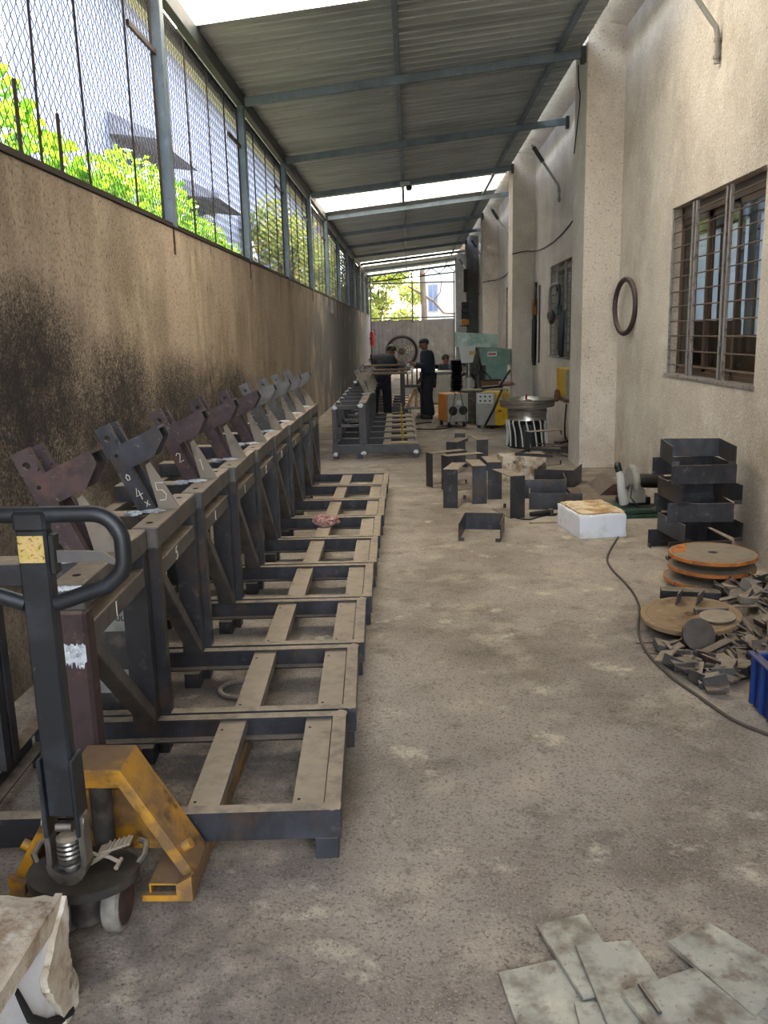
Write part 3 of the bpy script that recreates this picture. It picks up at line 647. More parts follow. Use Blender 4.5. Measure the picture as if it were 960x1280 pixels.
MB().tube([(1.8, .2, 2.85), (2.3, .2, 2.3), (2.35, .2, 1.6)], [.045, .04, .03], 6).build('branch', 'bark', bt)
# ================================================================ welded frames
ORD = ['first', 'second', 'third', 'fourth', 'fifth', 'sixth', 'seventh', 'eighth', 'ninth', 'tenth']
STROKES = {
    'I': [[(.5, 0), (.45, 1)]],
    '5': [[(.9, 1), (.2, .95), (.15, .55), (.6, .6), (.85, .35), (.6, .05), (.1, 0)]],
    'L': [[(.35, 1), (.3, .1), (.8, .05)]],
    '1': [[(.3, .8), (.5, 1), (.5, 0)]],
    '2': [[(.1, .8), (.4, 1), (.75, .8), (.5, .4), (.1, 0), (.85, .02)]],
    '4': [[(.5, 1), (.1, .4), (.9, .45)], [(.6, .8), (.55, 0)]],
    'x': [[(.1, .1), (.9, .9)], [(.1, .9), (.9, .1)]],
    '0': [[(.5, 1), (.1, .6), (.2, .1), (.7, .1), (.9, .6), (.5, 1)]],
    '3': [[(.1, .9), (.6, 1), (.8, .75), (.4, .55), (.85, .3), (.5, 0), (.1, .1)]],
}
def chalk(parent, ch, o, ux, uy, size, r=.0022):
    mb = MB(); o = Vector(o); ux = Vector(ux); uy = Vector(uy)
    for st in STROKES[ch]: mb.tube([o + ux * p[0] * size * .7 + uy * p[1] * size for p in st], r, 5)
    return mb.build('chalk_mark', 'chalk', parent)
def paint_patch(parent, c, ux, uy, w_, h_, seed, nrm, t=.002):
    """thin brushed patch with a ragged edge"""
    rn = random.Random(seed); c = Vector(c); ux = Vector(ux); uy = Vector(uy); n = 11; mb = MB(); top = []; bot = []
    for i in range(n * 2 + 1):
        x = -w_ / 2 + w_ * i / (n * 2); top.append((x, h_ / 2 * rn.uniform(.75, 1))); bot.append((x, -h_ / 2 * rn.uniform(.45, 1.1)))
    for i in range(n * 2):
        mb.extrude([bot[i], bot[i + 1], top[i + 1], top[i]], c, ux, uy, nrm, t)
    return mb.build('paint_patch', 'white_paint', parent, smooth=0)
UA = V(-.175, 0, .385).normalized(); WA = V(.385, 0, .175).normalized()       # bracket arm direction and its right-hand normal
def bracket(t, xb, yb, zt, mat, seed, bars=True, gus='ground_steel'):
    o = V(xb, yb, zt - .02)
    for k, dy in enumerate((0, .12)):
        mb = MB(); mb.holed(.44, .068, .385, .014, o + V(0, dy, 0), UA, WA, .014, (0, 1, 0)); mb.build('bracket_arm', mat, t)
        MB().cyl(o + UA * .30 + V(0, dy - .001, 0), o + UA * .30 + V(0, dy + .015, 0), .008, 10).build('bolt_hole', 'hole', t)
        e = MB(); e.extrude([(-.034, 0), (-.02, 0), (-.02, .44), (-.034, .44)], o + V(0, dy + .014, 0), WA, UA, (0, 1, 0), .022); e.extrude([(.026, 0), (.034, 0), (.034, .44), (.026, .44)], o + V(0, dy + .014, 0), WA, UA, (0, 1, 0), .022)
        e.build('arm_flange', mat, t)
    side = [(.036, .225), (.15, .225), (.225, .285), (.225, .325), (.036, .325)]
    cb = MB()
    for dy in (-.012, .118): cb.extrude(side, o + V(0, dy, 0), WA, UA, (0, 1, 0), .012)
    cb.extrude([(.036, .325), (.225, .325), (.225, .337), (.036, .337)], o + V(0, -.012, 0), WA, UA, (0, 1, 0), .142)
    cb.extrude([(.036, .225), (.046, .225), (.046, .325), (.036, .325)], o + V(0, -.002, 0), WA, UA, (0, 1, 0), .12)
    cb.build('clamp_box', mat, t)
    tip = MB(); tip.extrude([(.205, .285), (.222, .285), (.222, .325), (.205, .325)], o + V(0, .085, 0), WA, UA, (0, 1, 0), .033); tip.build('clamp_tip', 'hole', t)
    g = MB(); g.extrude([(xb + .03, zt), (xb + .125, zt), (xb + .005, zt + .215), (xb - .015, zt + .2)], (0, yb + .055, 0), (1, 0, 0), (0, 0, 1), (0, 1, 0), .012); g.build('gusset', gus, t)
    MB().blob((xb + .02, yb - .01, zt + .002), (.055, .04, .008), seed, .4).build('weld_paint', 'white_paint', t)
    MB().blob((xb - .06, yb - .02, zt - .004), (.035, .022, .014), seed + 5, .4).build('weld_paint', 'white_paint', t)

def base_ring(t, W, D, mat, zb=.08, zt=.185):
    h = zt - zb; m_ = .055
    MB().channel((-W, 0, zb), (0, 0, zb), (0, 1, 0), (0, 0, 1), h, .05, .007).build('front_beam', mat, t)
    MB().channel((-W, D, zb), (0, D, zb), (0, -1, 0), (0, 0, 1), h, .05, .007).build('rear_beam', mat, t)
    MB().channel((0, .051, zb), (0, D - .051, zb), (-1, 0, 0), (0, 0, 1), h, m_, .007).build('side_beam', mat, t)
    MB().channel((-W, .051, zb), (-W, D - .051, zb), (1, 0, 0), (0, 0, 1), h, m_, .007).build('side_beam', mat, t)
    for x in (-W + .01, -.89, -.09):
        for y in (.002, D - .082): B(x, x + .08, y, y + .08, 0, zb, ch=.003).build('leg', mat if x > -.5 else 'hole' if False else mat, t)
    for xa, xb in ((-.53, -.42), (-.168, -.06)):
        mb = MB(); mb.channel((xa, .008, zt - .015), (xa, D - .008, zt - .015), (0, 0, -1), (1, 0, 0), xb - xa, .05, .007)
        s = mb.build('slat', 'ground_steel', t)
        for y in (.1, D - .12): MB().cyl(((xa + .02), y, zt - .0155), ((xa + .02), y, zt - .0142), .006, 10).build('bolt_hole', 'hole', s)
    MB().blob((-.03, .03, zt), (.035, .035, .004), 3).build('weld_bead', 'ground_steel', t)
    MB().blob((-.03, D - .03, zt), (.035, .035, .004), 4).build('weld_bead', 'ground_steel', t)

def frame_a(k, Y, Xr, yaw, steel, brk, mark, label):
    W, D = 1.33, .775
    t = thing('welded_frame', label, 'steel frame', (Xr, Y, 0), yaw, 'welded frames lined up along the stained wall')
    base_ring(t, W, D, steel)
    xa, xb = -.89, -.79
    fm = 'rust_steel' if k == 0 else steel
    if k == 0: B(xa, xb, .0, .09, .185, .91, ch=.012).build('post', fm, t)
    else: MB().channel((xa, .002, .185), (xa, .002, .91), (0, 1, 0), (1, 0, 0), xb - xa, .055, .008).build('post', fm, t)
    MB().channel((xa, D - .06, .185), (xa, D - .06, .91), (0, 1, 0), (1, 0, 0), xb - xa, .058, .008).build('post', steel, t)
    tb = B(xa - .003, xb + .003, 0, D, .91, 1.0, ch=.005).build('top_beam', 'grey_steel', t)
    for y in (.1, D - .12): MB().cyl(((xa + xb) / 2, y, .99), ((xa + xb) / 2, y, 1.0012), .014, 14).build('bolt_hole', 'hole', tb)
    for y in (D * .52,): B(xb - .03, xb + .006, y, D - .16, .998, 1.004, ch=.001).build('shim_strip', 'ground_steel', tb)
    B(xa + .02, xb - .002, .05, D - .055, .775, .85, ch=.004).build('mid_rail', 'grey_steel', t)
    MB().bar((xb - .038, .06, .79), (xb - .038, D - .05, .205), .07, .055, up=(0, 1, 1), ch=.004).build('brace', 'grey_steel', t)
    for y in (.33, .405): MB().channel((-W, y, .185), (-W, y, .85), (0, 1, 0), (1, 0, 0), .075, .05, .006).build('post', steel, t)
    B(-W, -W + .065, 0, D, .85, .90, ch=.004).build('left_rail', 'grey_steel', t)
    B(-W, xa - .004, .33, .45, .90, .985, ch=.004).build('tie_beam', steel, t)
    bracket(t, -.905, .345, 1.0, brk, k * 7 + 1)
    chalk(t, mark, (xb + .001, .30, .785), (0, 1, 0), (0, 0, 1), .055)
    if k == 0:
        paint_patch(t, (xa + .05, -.001, .76), (1, 0, 0), (0, 0, 1), .085, .085, 5, (0, -1, 0))
        paint_patch(t, (xa + .006, -.002, .80), (1, 0, 0), (0, 0, 1), .014, .22, 6, (0, -1, 0))
        paint_patch(t, (xa + .05, -.001, .985), (1, 0, 0), (0, 0, 1), .10, .02, 7, (0, -1, 0))
    if k == 1:
        chalk(t, '5', V(-.86, .344, 1.03) + V(-.012, .052, .01), (.9, 0, -.1), (-.25, 0, 1), .085)
        chalk(t, '4', V(-.905, .344, 1.0) + UA * .06 - WA * .02, WA, UA, .055); chalk(t, 'x', V(-.905, .344, 1.0) + UA * .02 + WA * .0, WA, UA, .03); chalk(t, '0', V(-.905, .344, 1.0) + UA * .16 - WA * .02, WA, UA, .03)
    if k == 2:
        chalk(t, '2', V(-.905, .344, 1.0) + UA * .12 - WA * .02, WA, UA, .05); chalk(t, '1', V(-.86, .344, 1.03) + V(-.015, .052, .02), (.9, 0, .1), (-.25, 0, 1), .06)
    return t
marks = ['I', '5', 'L', 'L', '3', '1', 'L', '1', '1']
brk = ['rust_steel', 'scale_steel', 'rust_steel', 'rust_steel', 'rust_steel', 'grey_steel', 'grey_steel', 'grey_steel', 'grey_steel']
desc = ['with rusty front post and white paint, on the pallet truck', 'with a chalked 5 and blue black bracket, second from truck', 'with brown bracket and chalked L, third from the pallet truck', 'with brown bracket, fourth from the pallet truck', 'with brown bracket, fifth from the pallet truck', 'with grey bracket, just in front of the pink rag', 'with grey bracket, third from the far end of its row', 'with grey bracket, second from the far end of its row', 'with grey bracket at the far end of its row']
for k in range(9):
    frame_a(k, 2.6 + .795 * k, -.262 + .004 * math.sin(k * 2.3), R([2.6, 2.6, 2.0, 1.6, 1.2, 1.0, .8, .6, .3][k]), 'scale_steel', brk[k], marks[k], 'dark steel frame ' + desc[k])

def frame_b(k, Y, Xr, brkt, label, screw=True):
    W, D = 1.25, .80
    t = thing('primed_frame', label, 'steel frame', (Xr, Y, 0), 0, 'primed frames near the workers')
    base_ring(t, W, D, 'primer', .075, .2)
    for y in (.0, D - .09): B(-.86, -.75, y, y + .09, .2, .80, ch=.004).build('post', 'primer', t)
    for y in (.0, D - .06): B(-W + .01, -W + .08, y, y + .06, .2, .76, ch=.003).build('post', 'primer', t)
    B(-W + .01, -.86, .01, .06, .71, .77, ch=.003).build('tie_beam', 'primer', t)
    B(-W + .01, -.86, D - .06, D - .01, .38, .42, ch=.003).build('lower_tie', 'grey_steel', t)
    B(-.86, -.75, .09, D - .09, .73, .80, ch=.003).build('top_beam', 'grey_steel', t)
    for i, (x, z) in enumerate(((-W + .045, .74), (-.82, .765), (-W + .05, .07), (-.80, .08), (-.05, .09))):
        MB().blob((x + .008 * math.sin(i * 5 + k), -.005, z), (.034, .012, .03), k * 9 + i, .55, 14).build('weld_paint', 'white_paint', t)
    if brkt: bracket(t, -.80, .345, .80, 'grey_steel' if k % 2 else 'ground_steel', k + 60)
    if screw:
        s = MB(); x, y = -.24, .25
        s.lathe([(.075, .2), (.075, .208), (.02, .212), (.012, .22), (.012, .26), (.03, .262), (.03, .274), (.011, .276), (.011, .33), (.028, .332), (.028, .344), (.011, .346), (.011, .43)], (x, y, 0), 16)
        s.build('levelling_screw', 'brass', t)
        B(-.42, -.02, .13, .37, .194, .2002, ch=.001).build('cover_plate', 'ground_steel', t)
    return t
bl = ['with white weld marks, at the open front of its row', 'with white weld marks, second from the open front of its row', 'with a pale bracket, third from the open front of its row', 'with a bracket beside the brown pipes, fourth in its row', 'with a bracket, fifth in its row, behind the brown pipes', 'with a bracket, last before the bent worker']
for k in range(6): frame_b(k, 12.16 + .84 * k, .11 - .012 * k, k >= 2, 'grey primed steel frame ' + bl[k])
for k in range(4): frame_b(6 + k, 18.75 + .84 * k, .0, k > 1, 'grey primed steel frame ' + ['just behind the bent worker', 'second behind the bent worker', 'third behind the bent worker', 'farthest, near the pedestal fan'][k], False)
# pipes lying across the brackets
for i, (y, z, xr) in enumerate(((14.5, 1.08, .0), (15.35, 1.10, .05), (16.2, 1.15, -.02))):
    t = thing('brown_pipe', ['lowest', 'middle', 'upper'][i] + ' brown pipe with white end resting on the brackets beside the bent worker', 'pipe', (-.85, y, z))
    MB().tube([(0, 0, 0), (.02, 0, .02), (.85 + xr, 0, .03)], .024, 10).build('pipe_body', 'tube_brown', t)
    MB().cyl((.85 + xr - .05, 0, .0295), (.86 + xr, 0, .03), .026, 10).build('pipe_end', 'white_paint', t)

# ---------------------------------------------------------------- things around the near frames
sg = thing('lettered_board', 'dark board with pale lettered strips standing behind the near frame truss', 'board', (-1.43, 3.62, 0), R(2))
B(-.05, .24, 0, .015, 0, .66, ch=.003).build('board_panel', 'cast', sg)
B(-.03, .23, -.004, -.0005, .465, .585, ch=0).build('label_strip', 'grey_panel', sg); B(-.04, .22, -.004, -.0005, .17, .28, ch=0).build('label_strip', 'grey_panel', sg)
text_mesh('OULTU', .034, 'lettering', 'hole', sg, Matrix.Translation((.112, -.006, .525)) @ Matrix.Rotation(R(90), 4, 'X'))
text_mesh('00', .034, 'lettering', 'hole', sg, Matrix.Translation((.03, -.006, .215)) @ Matrix.Rotation(R(90), 4, 'X'))
rg = MB(); rn = random.Random(6); pts = []
for i in range(90):
    a = i * .42; pts.append((.10 * math.cos(a) * (1 - i / 180) + rn.uniform(-.012, .012), .075 * math.sin(a) + rn.uniform(-.012, .012), .022 + .045 * abs(math.sin(i * .33)) * (1 - i / 200)))
rg.tube(pts, .017, 7)
tag(rg.build('twisted_rag', 'rag', loc=(-.74, 7.05, .172)), 'pink twisted rag lying on a slat of the welded frames', 'rag')
hk = MB(); hk.tube([(-.886 + .1 * math.cos(a), 4.0 + .1 * math.sin(a), .014) for a in [R(30 + i * 20) for i in range(15)]], .013, 8)
tag(hk.build('steel_hoop', 'ground_steel'), 'open tan steel hoop on the floor under the second welded frame', 'hoop')
# ================================================================ hand pallet truck
pt = thing('pallet_truck', 'worn yellow hand pallet truck with black loop handle under the nearest frame', 'pallet truck', (-1.0, 2.3, 0))
def rel(x, y, z): return (x + 1.0, y - 2.3, z)
for s in (-1, 1):
    xa, xb = (.15, .29) if s > 0 else (-.29, -.15)
    f = MB(); f.channel((xa, .06, .076), (xa, 1.30, .076), (0, 0, -1), (1, 0, 0), xb - xa, .05, .006); f.build('fork', 'yellow', pt)
    h = MB(); xo = xb if s > 0 else xa                   # heel of the fork
    h.extrude([(0, .024), (.16 * -s, .024), (.16 * -s, .045), (.05 * -s, .045), (.05 * -s, .082), (0, .11)], (xo, .045, 0), (1, 0, 0), (0, 0, 1), (0, 1, 0), .02); h.build('fork_heel', 'yellow', pt)
    MB().cyl((xo - s * .11, 1.22, .04), (xo - s * .05, 1.22, .04), .038, 16).build('load_roller', 'wheel', pt)
    # sloping bridge leg
    g2 = MB(); t_ = .014
    P0 = V(s * .075, 0, .445); P1 = V(s * .285, 0, .085); d = (P1 - P0).normalized(); nn = V(d.z * -s * -1, 0, 0)
    L_ = (P1 - P0).length; nrm = V(0, 1, 0).cross(d).normalized() * (1 if s > 0 else -1)
    if nrm.z < 0: nrm = -nrm
    g2.obox((P0 + P1) / 2 + V(0, .17, 0), (d, V(0, 1, 0), nrm), (L_ / 2, .085, .007), .003)
    g2.build('bridge_leg', 'yellow', pt)
    g3 = MB(); g3.obox((P0 + P1) / 2 + V(0, .09, 0) - nrm * .014, (d, V(0, 1, 0), nrm), (L_ / 2, .006, .015), .003); g3.build('bridge_flange', 'yellow', pt)
    b_ = P0 + d * (L_ * .80)
    MB().cyl(b_ + V(0, .13, 0), b_ + V(0, .13, 0) + nrm * .035, .017, 14).build('pivot_pin', 'yellow', pt)
tp = MB(); tp.box(-.082, .082, .085, .255, .438, .452, .004); tp.build('bridge_top', 'yellow', pt)
tf = MB(); tf.box(-.08, .08, .085, .097, .39, .44, .003); tf.build('bridge_front', 'yellow', pt)
B(-.14, .14, .24, .26, .08, .30, ch=.004).build('back_plate', 'yellow', pt)
MB().cyl((0, .12, .14), (0, .12, .43), .034, 20).build('pump_cylinder', 'cast', pt)
# turntable plate
tt = MB(); ply = []
for i in range(28):
    a = 2 * math.pi * i / 28; ply.append((.165 * math.cos(a), .135 * math.sin(a) * (1.0 if math.sin(a) < 0 else .8)))
tt.extrude(ply, (0, -.055, .185), (1, 0, 0), (0, 1, 0), (0, 0, 1), .028); tt.build('turntable_plate', 'cast_dark', pt)
for s in (-1, 1): MB().tube([(s * .15, -.03, .20), (s * .17, -.01, .225), (s * .165, .03, .24), (s * .14, .05, .235)], .010, 8).build('lug', 'cast', pt)
MB().cyl((0, -.06, .05), (0, -.06, .19), .05, 20).build('steer_hub', 'cast', pt)
for s in (-1, 1):
    x = .075 * s + .01
    wv = MB(); wv.lathe([(.035, -.027), (.078, -.027), (.088, -.02), (.09, -.012), (.09, .012), (.088, .02), (.078, .027), (.035, .027)], (x, -.035, .09), 32, (1, 0, 0), closed=True)
    w_ = wv.build('steer_wheel', 'wheel', pt)
    MB().lathe([(.0, -.02), (.055, -.02), (.06, -.028), (.0305, -.028), (.03, -.034), (.0, -.034)][::-1] if False else [(.036, -.0265), (.036, .0265)], (x, -.035, .09), 20, (1, 0, 0)).build('wheel_core', 'rust_steel', w_)
    MB().lathe([(.072, .0275), (.066, .0285), (.05, .0275), (.045, .030), (.02, .032), (.0, .032)], (x, -.035, .09), 24, (s, 0, 0)).build('wheel_rim', 'rust_steel', w_)
MB().cyl((-.108, -.035, .09), (.108, -.035, .09), .014, 12).build('axle', 'cast', pt)
# chrome yoke with spring
yx, yy_ = .033, -.215
yk = MB()
for q in (-1, 1): yk.box(yx + q * .048 - .008, yx + q * .048 + .008, yy_ - .022, yy_ + .03, .335, .485, .006)
arc = [(.056 * math.cos(R(180 + i * 15)), .062 * math.sin(R(180 + i * 15))) for i in range(13)]
yk.extrude(arc + [(p[0] * .72, p[1] * .45) for p in arc[::-1]], (yx, yy_ - .026, .345), (1, 0, 0), (0, 0, 1), (0, 1, 0), .06)
yk.build('yoke', 'chrome', pt)
for q in (-1, 1): MB().cyl((yx + q * .06, yy_ + .0, .465), (yx + q * .045, yy_ + .0, .465), .02, 14).build('yoke_pin', 'chrome', pt)
sp = MB(); sp.tube([(yx + .03 * math.cos(i * .5), yy_ + .01 + .03 * math.sin(i * .5), .325 + i * .0011) for i in range(76)], .0065, 6); sp.build('spring', 'chrome', pt)
MB().lathe([(.0, .31), (.022, .31), (.022, .395), (.034, .40), (.034, .412), (.024, .42), (.0, .42)], (yx, yy_ + .01, 0), 20).build('plunger', 'cast', pt)
MB().cyl((yx - .022, yy_ - .005, .452), (yx + .022, yy_ - .005, .452), .015, 14).build('roller', 'chrome', pt)
pd = MB(); pd.obox((.12, -.10, .315), (V(.93, .05, .3).normalized(), V(-.05, 1, 0).normalized(), V(-.3, 0, .93).normalized()), (.05, .022, .004), .002)
for i in range(5): pd.obox((.10 + i * .014, -.10, .315 + i * .0044 - .005 + .004), (V(.93, .05, .3).normalized(), V(-.05, 1, 0).normalized(), V(-.3, 0, .93).normalized()), (.002, .022, .004), .001)
pd.tube([(.05, -.12, .27), (.08, -.12, .29), (.11, -.105, .308)], .007, 8); pd.tube([(.05, -.115, .30), (.10, -.11, .285), (.125, -.10, .262)], .006, 8); pd.cyl((.125, -.125, .258), (.125, -.08, .258), .007, 8)
pd.build('foot_pedal', 'ground_steel', pt)
# handle shaft
hs = MB(); A = V(.033, -.21, .485); T = V(.038, -.222, 1.325)
hs.bar(A, T, .078, .045, up=(0, -1, 0), ch=.006); hs.build('handle_shaft', 'black_paint', pt)
lo = MB()
for s in (-1, 1): lo.obox(A + V(s * .044, .0, .06), (V(1, 0, 0), V(0, 1, 0), V(0, 0, 1)), (.006, .035, .115), .003)
lo.box(-.012, .078, -.185, -.178, .48, .64, .002)
lo.build('shaft_bracket', 'black_paint', pt)
gl = MB(); c = V(.038, -.222, 0); half = .225; top = 1.325; bot = 1.09; r_ = .075
pts = []
for s in (1,):
    pts += [(0, top), (half - r_, top)]
    for i in range(1, 9): a = R(90 - i * 11.25); pts.append((half - r_ + r_ * math.cos(a), top - r_ + r_ * math.sin(a)))
    pts += [(half, 1.20)]
    pts += [(half - .01, 1.17), (half - .05, 1.135), (.04, bot)]
right = pts; left = [(-x, z) for x, z in pts][::-1]
gl.tube([c + V(x, 0, z) for x, z in left[:-1] + right], .021, 14)
gl.build('loop_grip', 'rubber', pt)
B(-.004, .08, -.252, -.21, 1.285, 1.338, ch=.008).build('grip_clamp', 'black_paint', pt)
lv = MB(); lv.extrude([(0, -.016), (.13, -.014), (.165, -.026), (.172, -.02), (.13, .012), (0, .016)], (.08, -.225, 1.215), (1, 0, 0), (0, 0, 1), (0, 1, 0), .010); lv.build('release_lever', 'grey_steel', pt)
B(.076, .092, -.235, -.20, 1.17, 1.275, ch=.003).build('lever_housing', 'black', pt)
lb = B(.004, .07, -.2462, -.2445, 1.205, 1.275, ch=0); lb = lb.build('warning_label', 'label', pt)
for i in range(3): text_mesh(['-- = --', '= o =', '- ===='][i], .016, 'lettering', 'hole', pt, Matrix.Translation((.02, -.2212, 1.248 - i * .02)) @ Matrix.Rotation(R(90), 4, 'X'), .0003) if False else None

# ================================================================ foam block in the corner
def rough_block(name, mat, L, W, H, seed, amp, parent, n=14, skirt=0.):
    rn = random.Random(seed); ph = [rn.uniform(0, 6.3) for _ in range(12)]; bm = bmesh.new(); bmesh.ops.create_cube(bm, size=1)
    bmesh.ops.subdivide_edges(bm, edges=bm.edges[:], cuts=n, use_grid_fill=True)
    for v in bm.verts:
        p = v.co.copy(); q = V(p.x * L, p.y * W, (p.z + .5) * H)
        f = math.sin(q.x * 23 + ph[0] + q.z * 17) * .5 + math.sin(q.y * 29 + ph[1] + q.z * 31) * .4 + math.sin(q.x * 61 + q.y * 57 + ph[2]) * .25 + rn.uniform(-.3, .3)
        edge = sum(1 for c_ in (abs(p.x), abs(p.y), abs(p.z)) if c_ > .49)
        nr = V(p.x if abs(p.x) > .49 else 0, p.y if abs(p.y) > .49 else 0, p.z if p.z > .49 else 0)
        v.co = q + nr * (f * amp * 2 - (edge - 1) * amp * 1.4)
        if v.co.z < 0: v.co.z = 0
    me = bpy.data.meshes.new(name); bm.to_mesh(me); bm.free(); me.materials.append(M[mat])
    me.polygons.foreach_set('use_smooth', [True] * len(me.polygons)); me.set_sharp_from_angle(angle=R(50))
    o = bpy.data.objects.new(name, me); COL.objects.link(o); o.parent = parent; return o
fb = thing('foam_block', 'weathered foam block with broken white side lying beside the pallet truck', 'foam block', (-1.2, 1.66, 0))
rough_block('block_body', 'foam_dirty', .50, .60, .335, 3, .006, fb)
ch_ = MB(); ch_.extrude([(-.30, .0), (.21, .0), (.20, .066), (.145, .166), (.14, .21), (.168, .217), (.218, .272), (.05, .283), (-.30, .285)], (.249, 0, 0), (0, 1, 0), (0, 0, 1), (1, 0, 0), .006); ch_.build('broken_face', 'foam', fb)
def ragged(poly, seed, amp, n=5):
    r_ = random.Random(seed); out = []
    for (p, q) in zip(poly, poly[1:] + poly[:1]):
        for i in range(n): f = i / n; out.append((p[0] + (q[0] - p[0]) * f + r_.uniform(-amp, amp), max(0, p[1] + (q[1] - p[1]) * f + r_.uniform(-amp, amp))))
    return out
rd = MB(); rd.extrude(ragged([(.215, .0), (.30, .0), (.312, .06), (.285, .13), (.275, .19), (.298, .26), (.298, .325), (.225, .278), (.175, .22), (.145, .205), (.15, .165), (.20, .07)], 4, .004), (.244, 0, 0), (0, 1, 0), (0, 0, 1), (1, 0, 0), .03); rd.build('torn_skin', 'foam_dirty', fb)
rb = MB(); rb.extrude(ragged([(-.30, .288), (.05, .285), (.225, .276), (.298, .32), (.298, .332), (-.30, .334)], 6, .003), (.244, 0, 0), (0, 1, 0), (0, 0, 1), (1, 0, 0), .018); rb.build('torn_edge', 'foam_dirty', fb)
MB().tube([(.266, .26, .01), (.262, .20, .035), (.259, .14, .08), (.257, .07, .16), (.254, .03, .27)], [.014, .013, .012, .011, .008], 8).build('embedded_rod', 'hole', fb)
# ================================================================ bent U brackets
UW, UF, UH, UT = .40, .46, .15, .007          # back width, flange length, strip height, thickness
def u_mesh():
    mb = MB()
    mb.box(-UW / 2, UW / 2, 0, UT, 0, UH, .001)                                  # back
    back = mb.build('back_plate', 'scale_steel')
    fl = []
    for s in (-1, 1):
        f = MB(); x = s * UW / 2
        f.box(min(x, x - s * UT), max(x, x - s * UT), -UF, 0, 0, UH, .001); fl.append(f.build('flange', 'scale_steel'))
        l = MB(); l.box(min(x - s * UT, x - s * .05), max(x - s * UT, x - s * .05), -UF, -UF + UT, 0, .03, .001); fl.append(l.build('lip', 'scale_steel'))
    return [back] + fl
UM = u_mesh(); first_u = [True]
def u_bracket(label, loc, rot, sc=(1, 1, 1), group='bent U brackets on the floor'):
    t = thing('bent_bracket', label, 'bracket', loc, 0, group, rot); t.scale = sc
    for p in UM:
        if first_u[0]: p.parent = t
        else:
            c = p.copy(); COL.objects.link(c); c.parent = t
    first_u[0] = False; return t
# six in the stack by the wall
for k in range(6):
    rz = [R(-90 + 4), R(8), R(-90 - 3), R(5), R(-90 + 2), R(-6)][k]
    cx, cy = [(2.41, 6.62), (2.2, 6.80), (2.43, 6.60), (2.19, 6.78), (2.42, 6.62), (2.22, 6.82)][k]
    u_bracket(['lowest', 'second', 'third', 'fourth', 'fifth', 'topmost'][k] + ' dark steel bracket in the stack by the cream wall', (cx, cy, .147 * k + .002), (0, 0, rz), (1.15, 1.05, .96), 'stacked brackets by the cream wall')
u_bracket('single dark U bracket lying flat and open in front of the other brackets', (.645, 7.53, 0), (0, 0, R(-10)), (.9, 1.0, 1.03))
# standing brackets: strip stands on one flange, back upright
def stand(label, x, y, rz, lift=0): return u_bracket(label, (x, y, .2 + lift), (0, R(90), rz))
def standing(label, x, y, rz, sc=(1, 1, 1)):
    """stands on one flange; the back is upright at (x, y) and the flanges reach towards rz"""
    t = u_bracket(label, (x, y, .2 * sc[0]), (0, 0, 0), sc)
    t.rotation_euler = (Matrix.Rotation(rz, 4, 'Z') @ Matrix.Rotation(R(180), 4, 'Z') @ Matrix.Rotation(R(90), 4, 'Y')).to_euler(); return t
# after Ry(90): local x -> -z, z -> x ; local -y flanges -> +y after Rz(180)
standing('upright bracket with a dusty top flange beside the open flat bracket', .46, 8.50, R(-14))
standing('upright bracket turned sideways behind the dusty topped one', .77, 8.72, R(5))
standing('tall narrow bracket standing behind the small foam edge', 1.07, 8.02, R(16), (1.02, 1, 1))
standing('bracket on edge seen end on between the upright ones', .95, 8.95, R(4))
standing('outer bracket standing like a doorway on the open floor side', .24, 9.7, R(-62))
standing('second doorway shaped bracket next to the outer one', .40, 9.45, R(-66))
standing('far upright bracket in front of the welding set', .58, 10.7, R(-20))
standing('far upright bracket beside the pinkish block', .98, 10.9, R(8))
standing('short upright bracket at the back of the group', .74, 11.65, R(-4))
standing('bracket standing before the bowl feeder', 1.55, 11.1, R(-70), (1.15, 1, 1))
u_bracket('flat bracket lying behind the foam block with its long side forward', (1.60, 9.56, 0), (0, 0, R(158)), (1.1, 1.1, 1.4))
u_bracket('bracket lying on its back against the saw ramp', (1.38, 8.95, 0), (0, 0, R(174)), (1.25, 1.05, 1.35))
u_bracket('low bracket nearest the foam block with a scratched shiny end', (1.42, 8.35, 0), (0, 0, R(172)), (1.3, .6, 1.1))
u_bracket('bracket balanced on the pinkish block', (1.35, 10.3, .30), (0, 0, R(60)), (1.2, 1, .25))

pk = thing('pinkish_block', 'pinkish foam block half hidden among the brackets', 'foam block', (1.32, 10.25, 0), R(10))
rough_block('block_body', 'foam_dirty', .55, .3, .30, 8, .006, pk, 8)

f2 = thing('packing_foam', 'white foam block with scorched top beside the cut off saw', 'foam block', (1.575, 7.42, 0), R(9))
rough_block('block_body', 'foam', .42, .58, .205, 12, .006, f2)
s_ = rough_block('scorched_top', 'scorch', .395, .545, .02, 17, .008, f2); s_.location = (0, 0, .20)
tag(B(-.22, .1, -.01, .01, 0, .012, ch=.002).build('steel_strip', 'ground_steel', loc=(1.3, 7.75, 0), rot=(0, 0, R(2))), 'short bright steel strip on the floor left of the white foam block', 'strip')
gb = thing('angle_grinder', 'small black angle grinder on the floor behind the white foam block', 'grinder', (1.22, 8.05, 0), R(20))
MB().tube([(-.1, 0, .03), (.05, 0, .03), (.1, 0, .032)], [.022, .028, .026], 10).build('grinder_body', 'black', gb)
MB().cyl((.12, 0, .005), (.12, 0, .06), .026, 12).build('gear_head', 'cast', gb); MB().cyl((.12, 0, .002), (.12, 0, .006), .055, 18).build('grinding_disc', 'hole', gb)

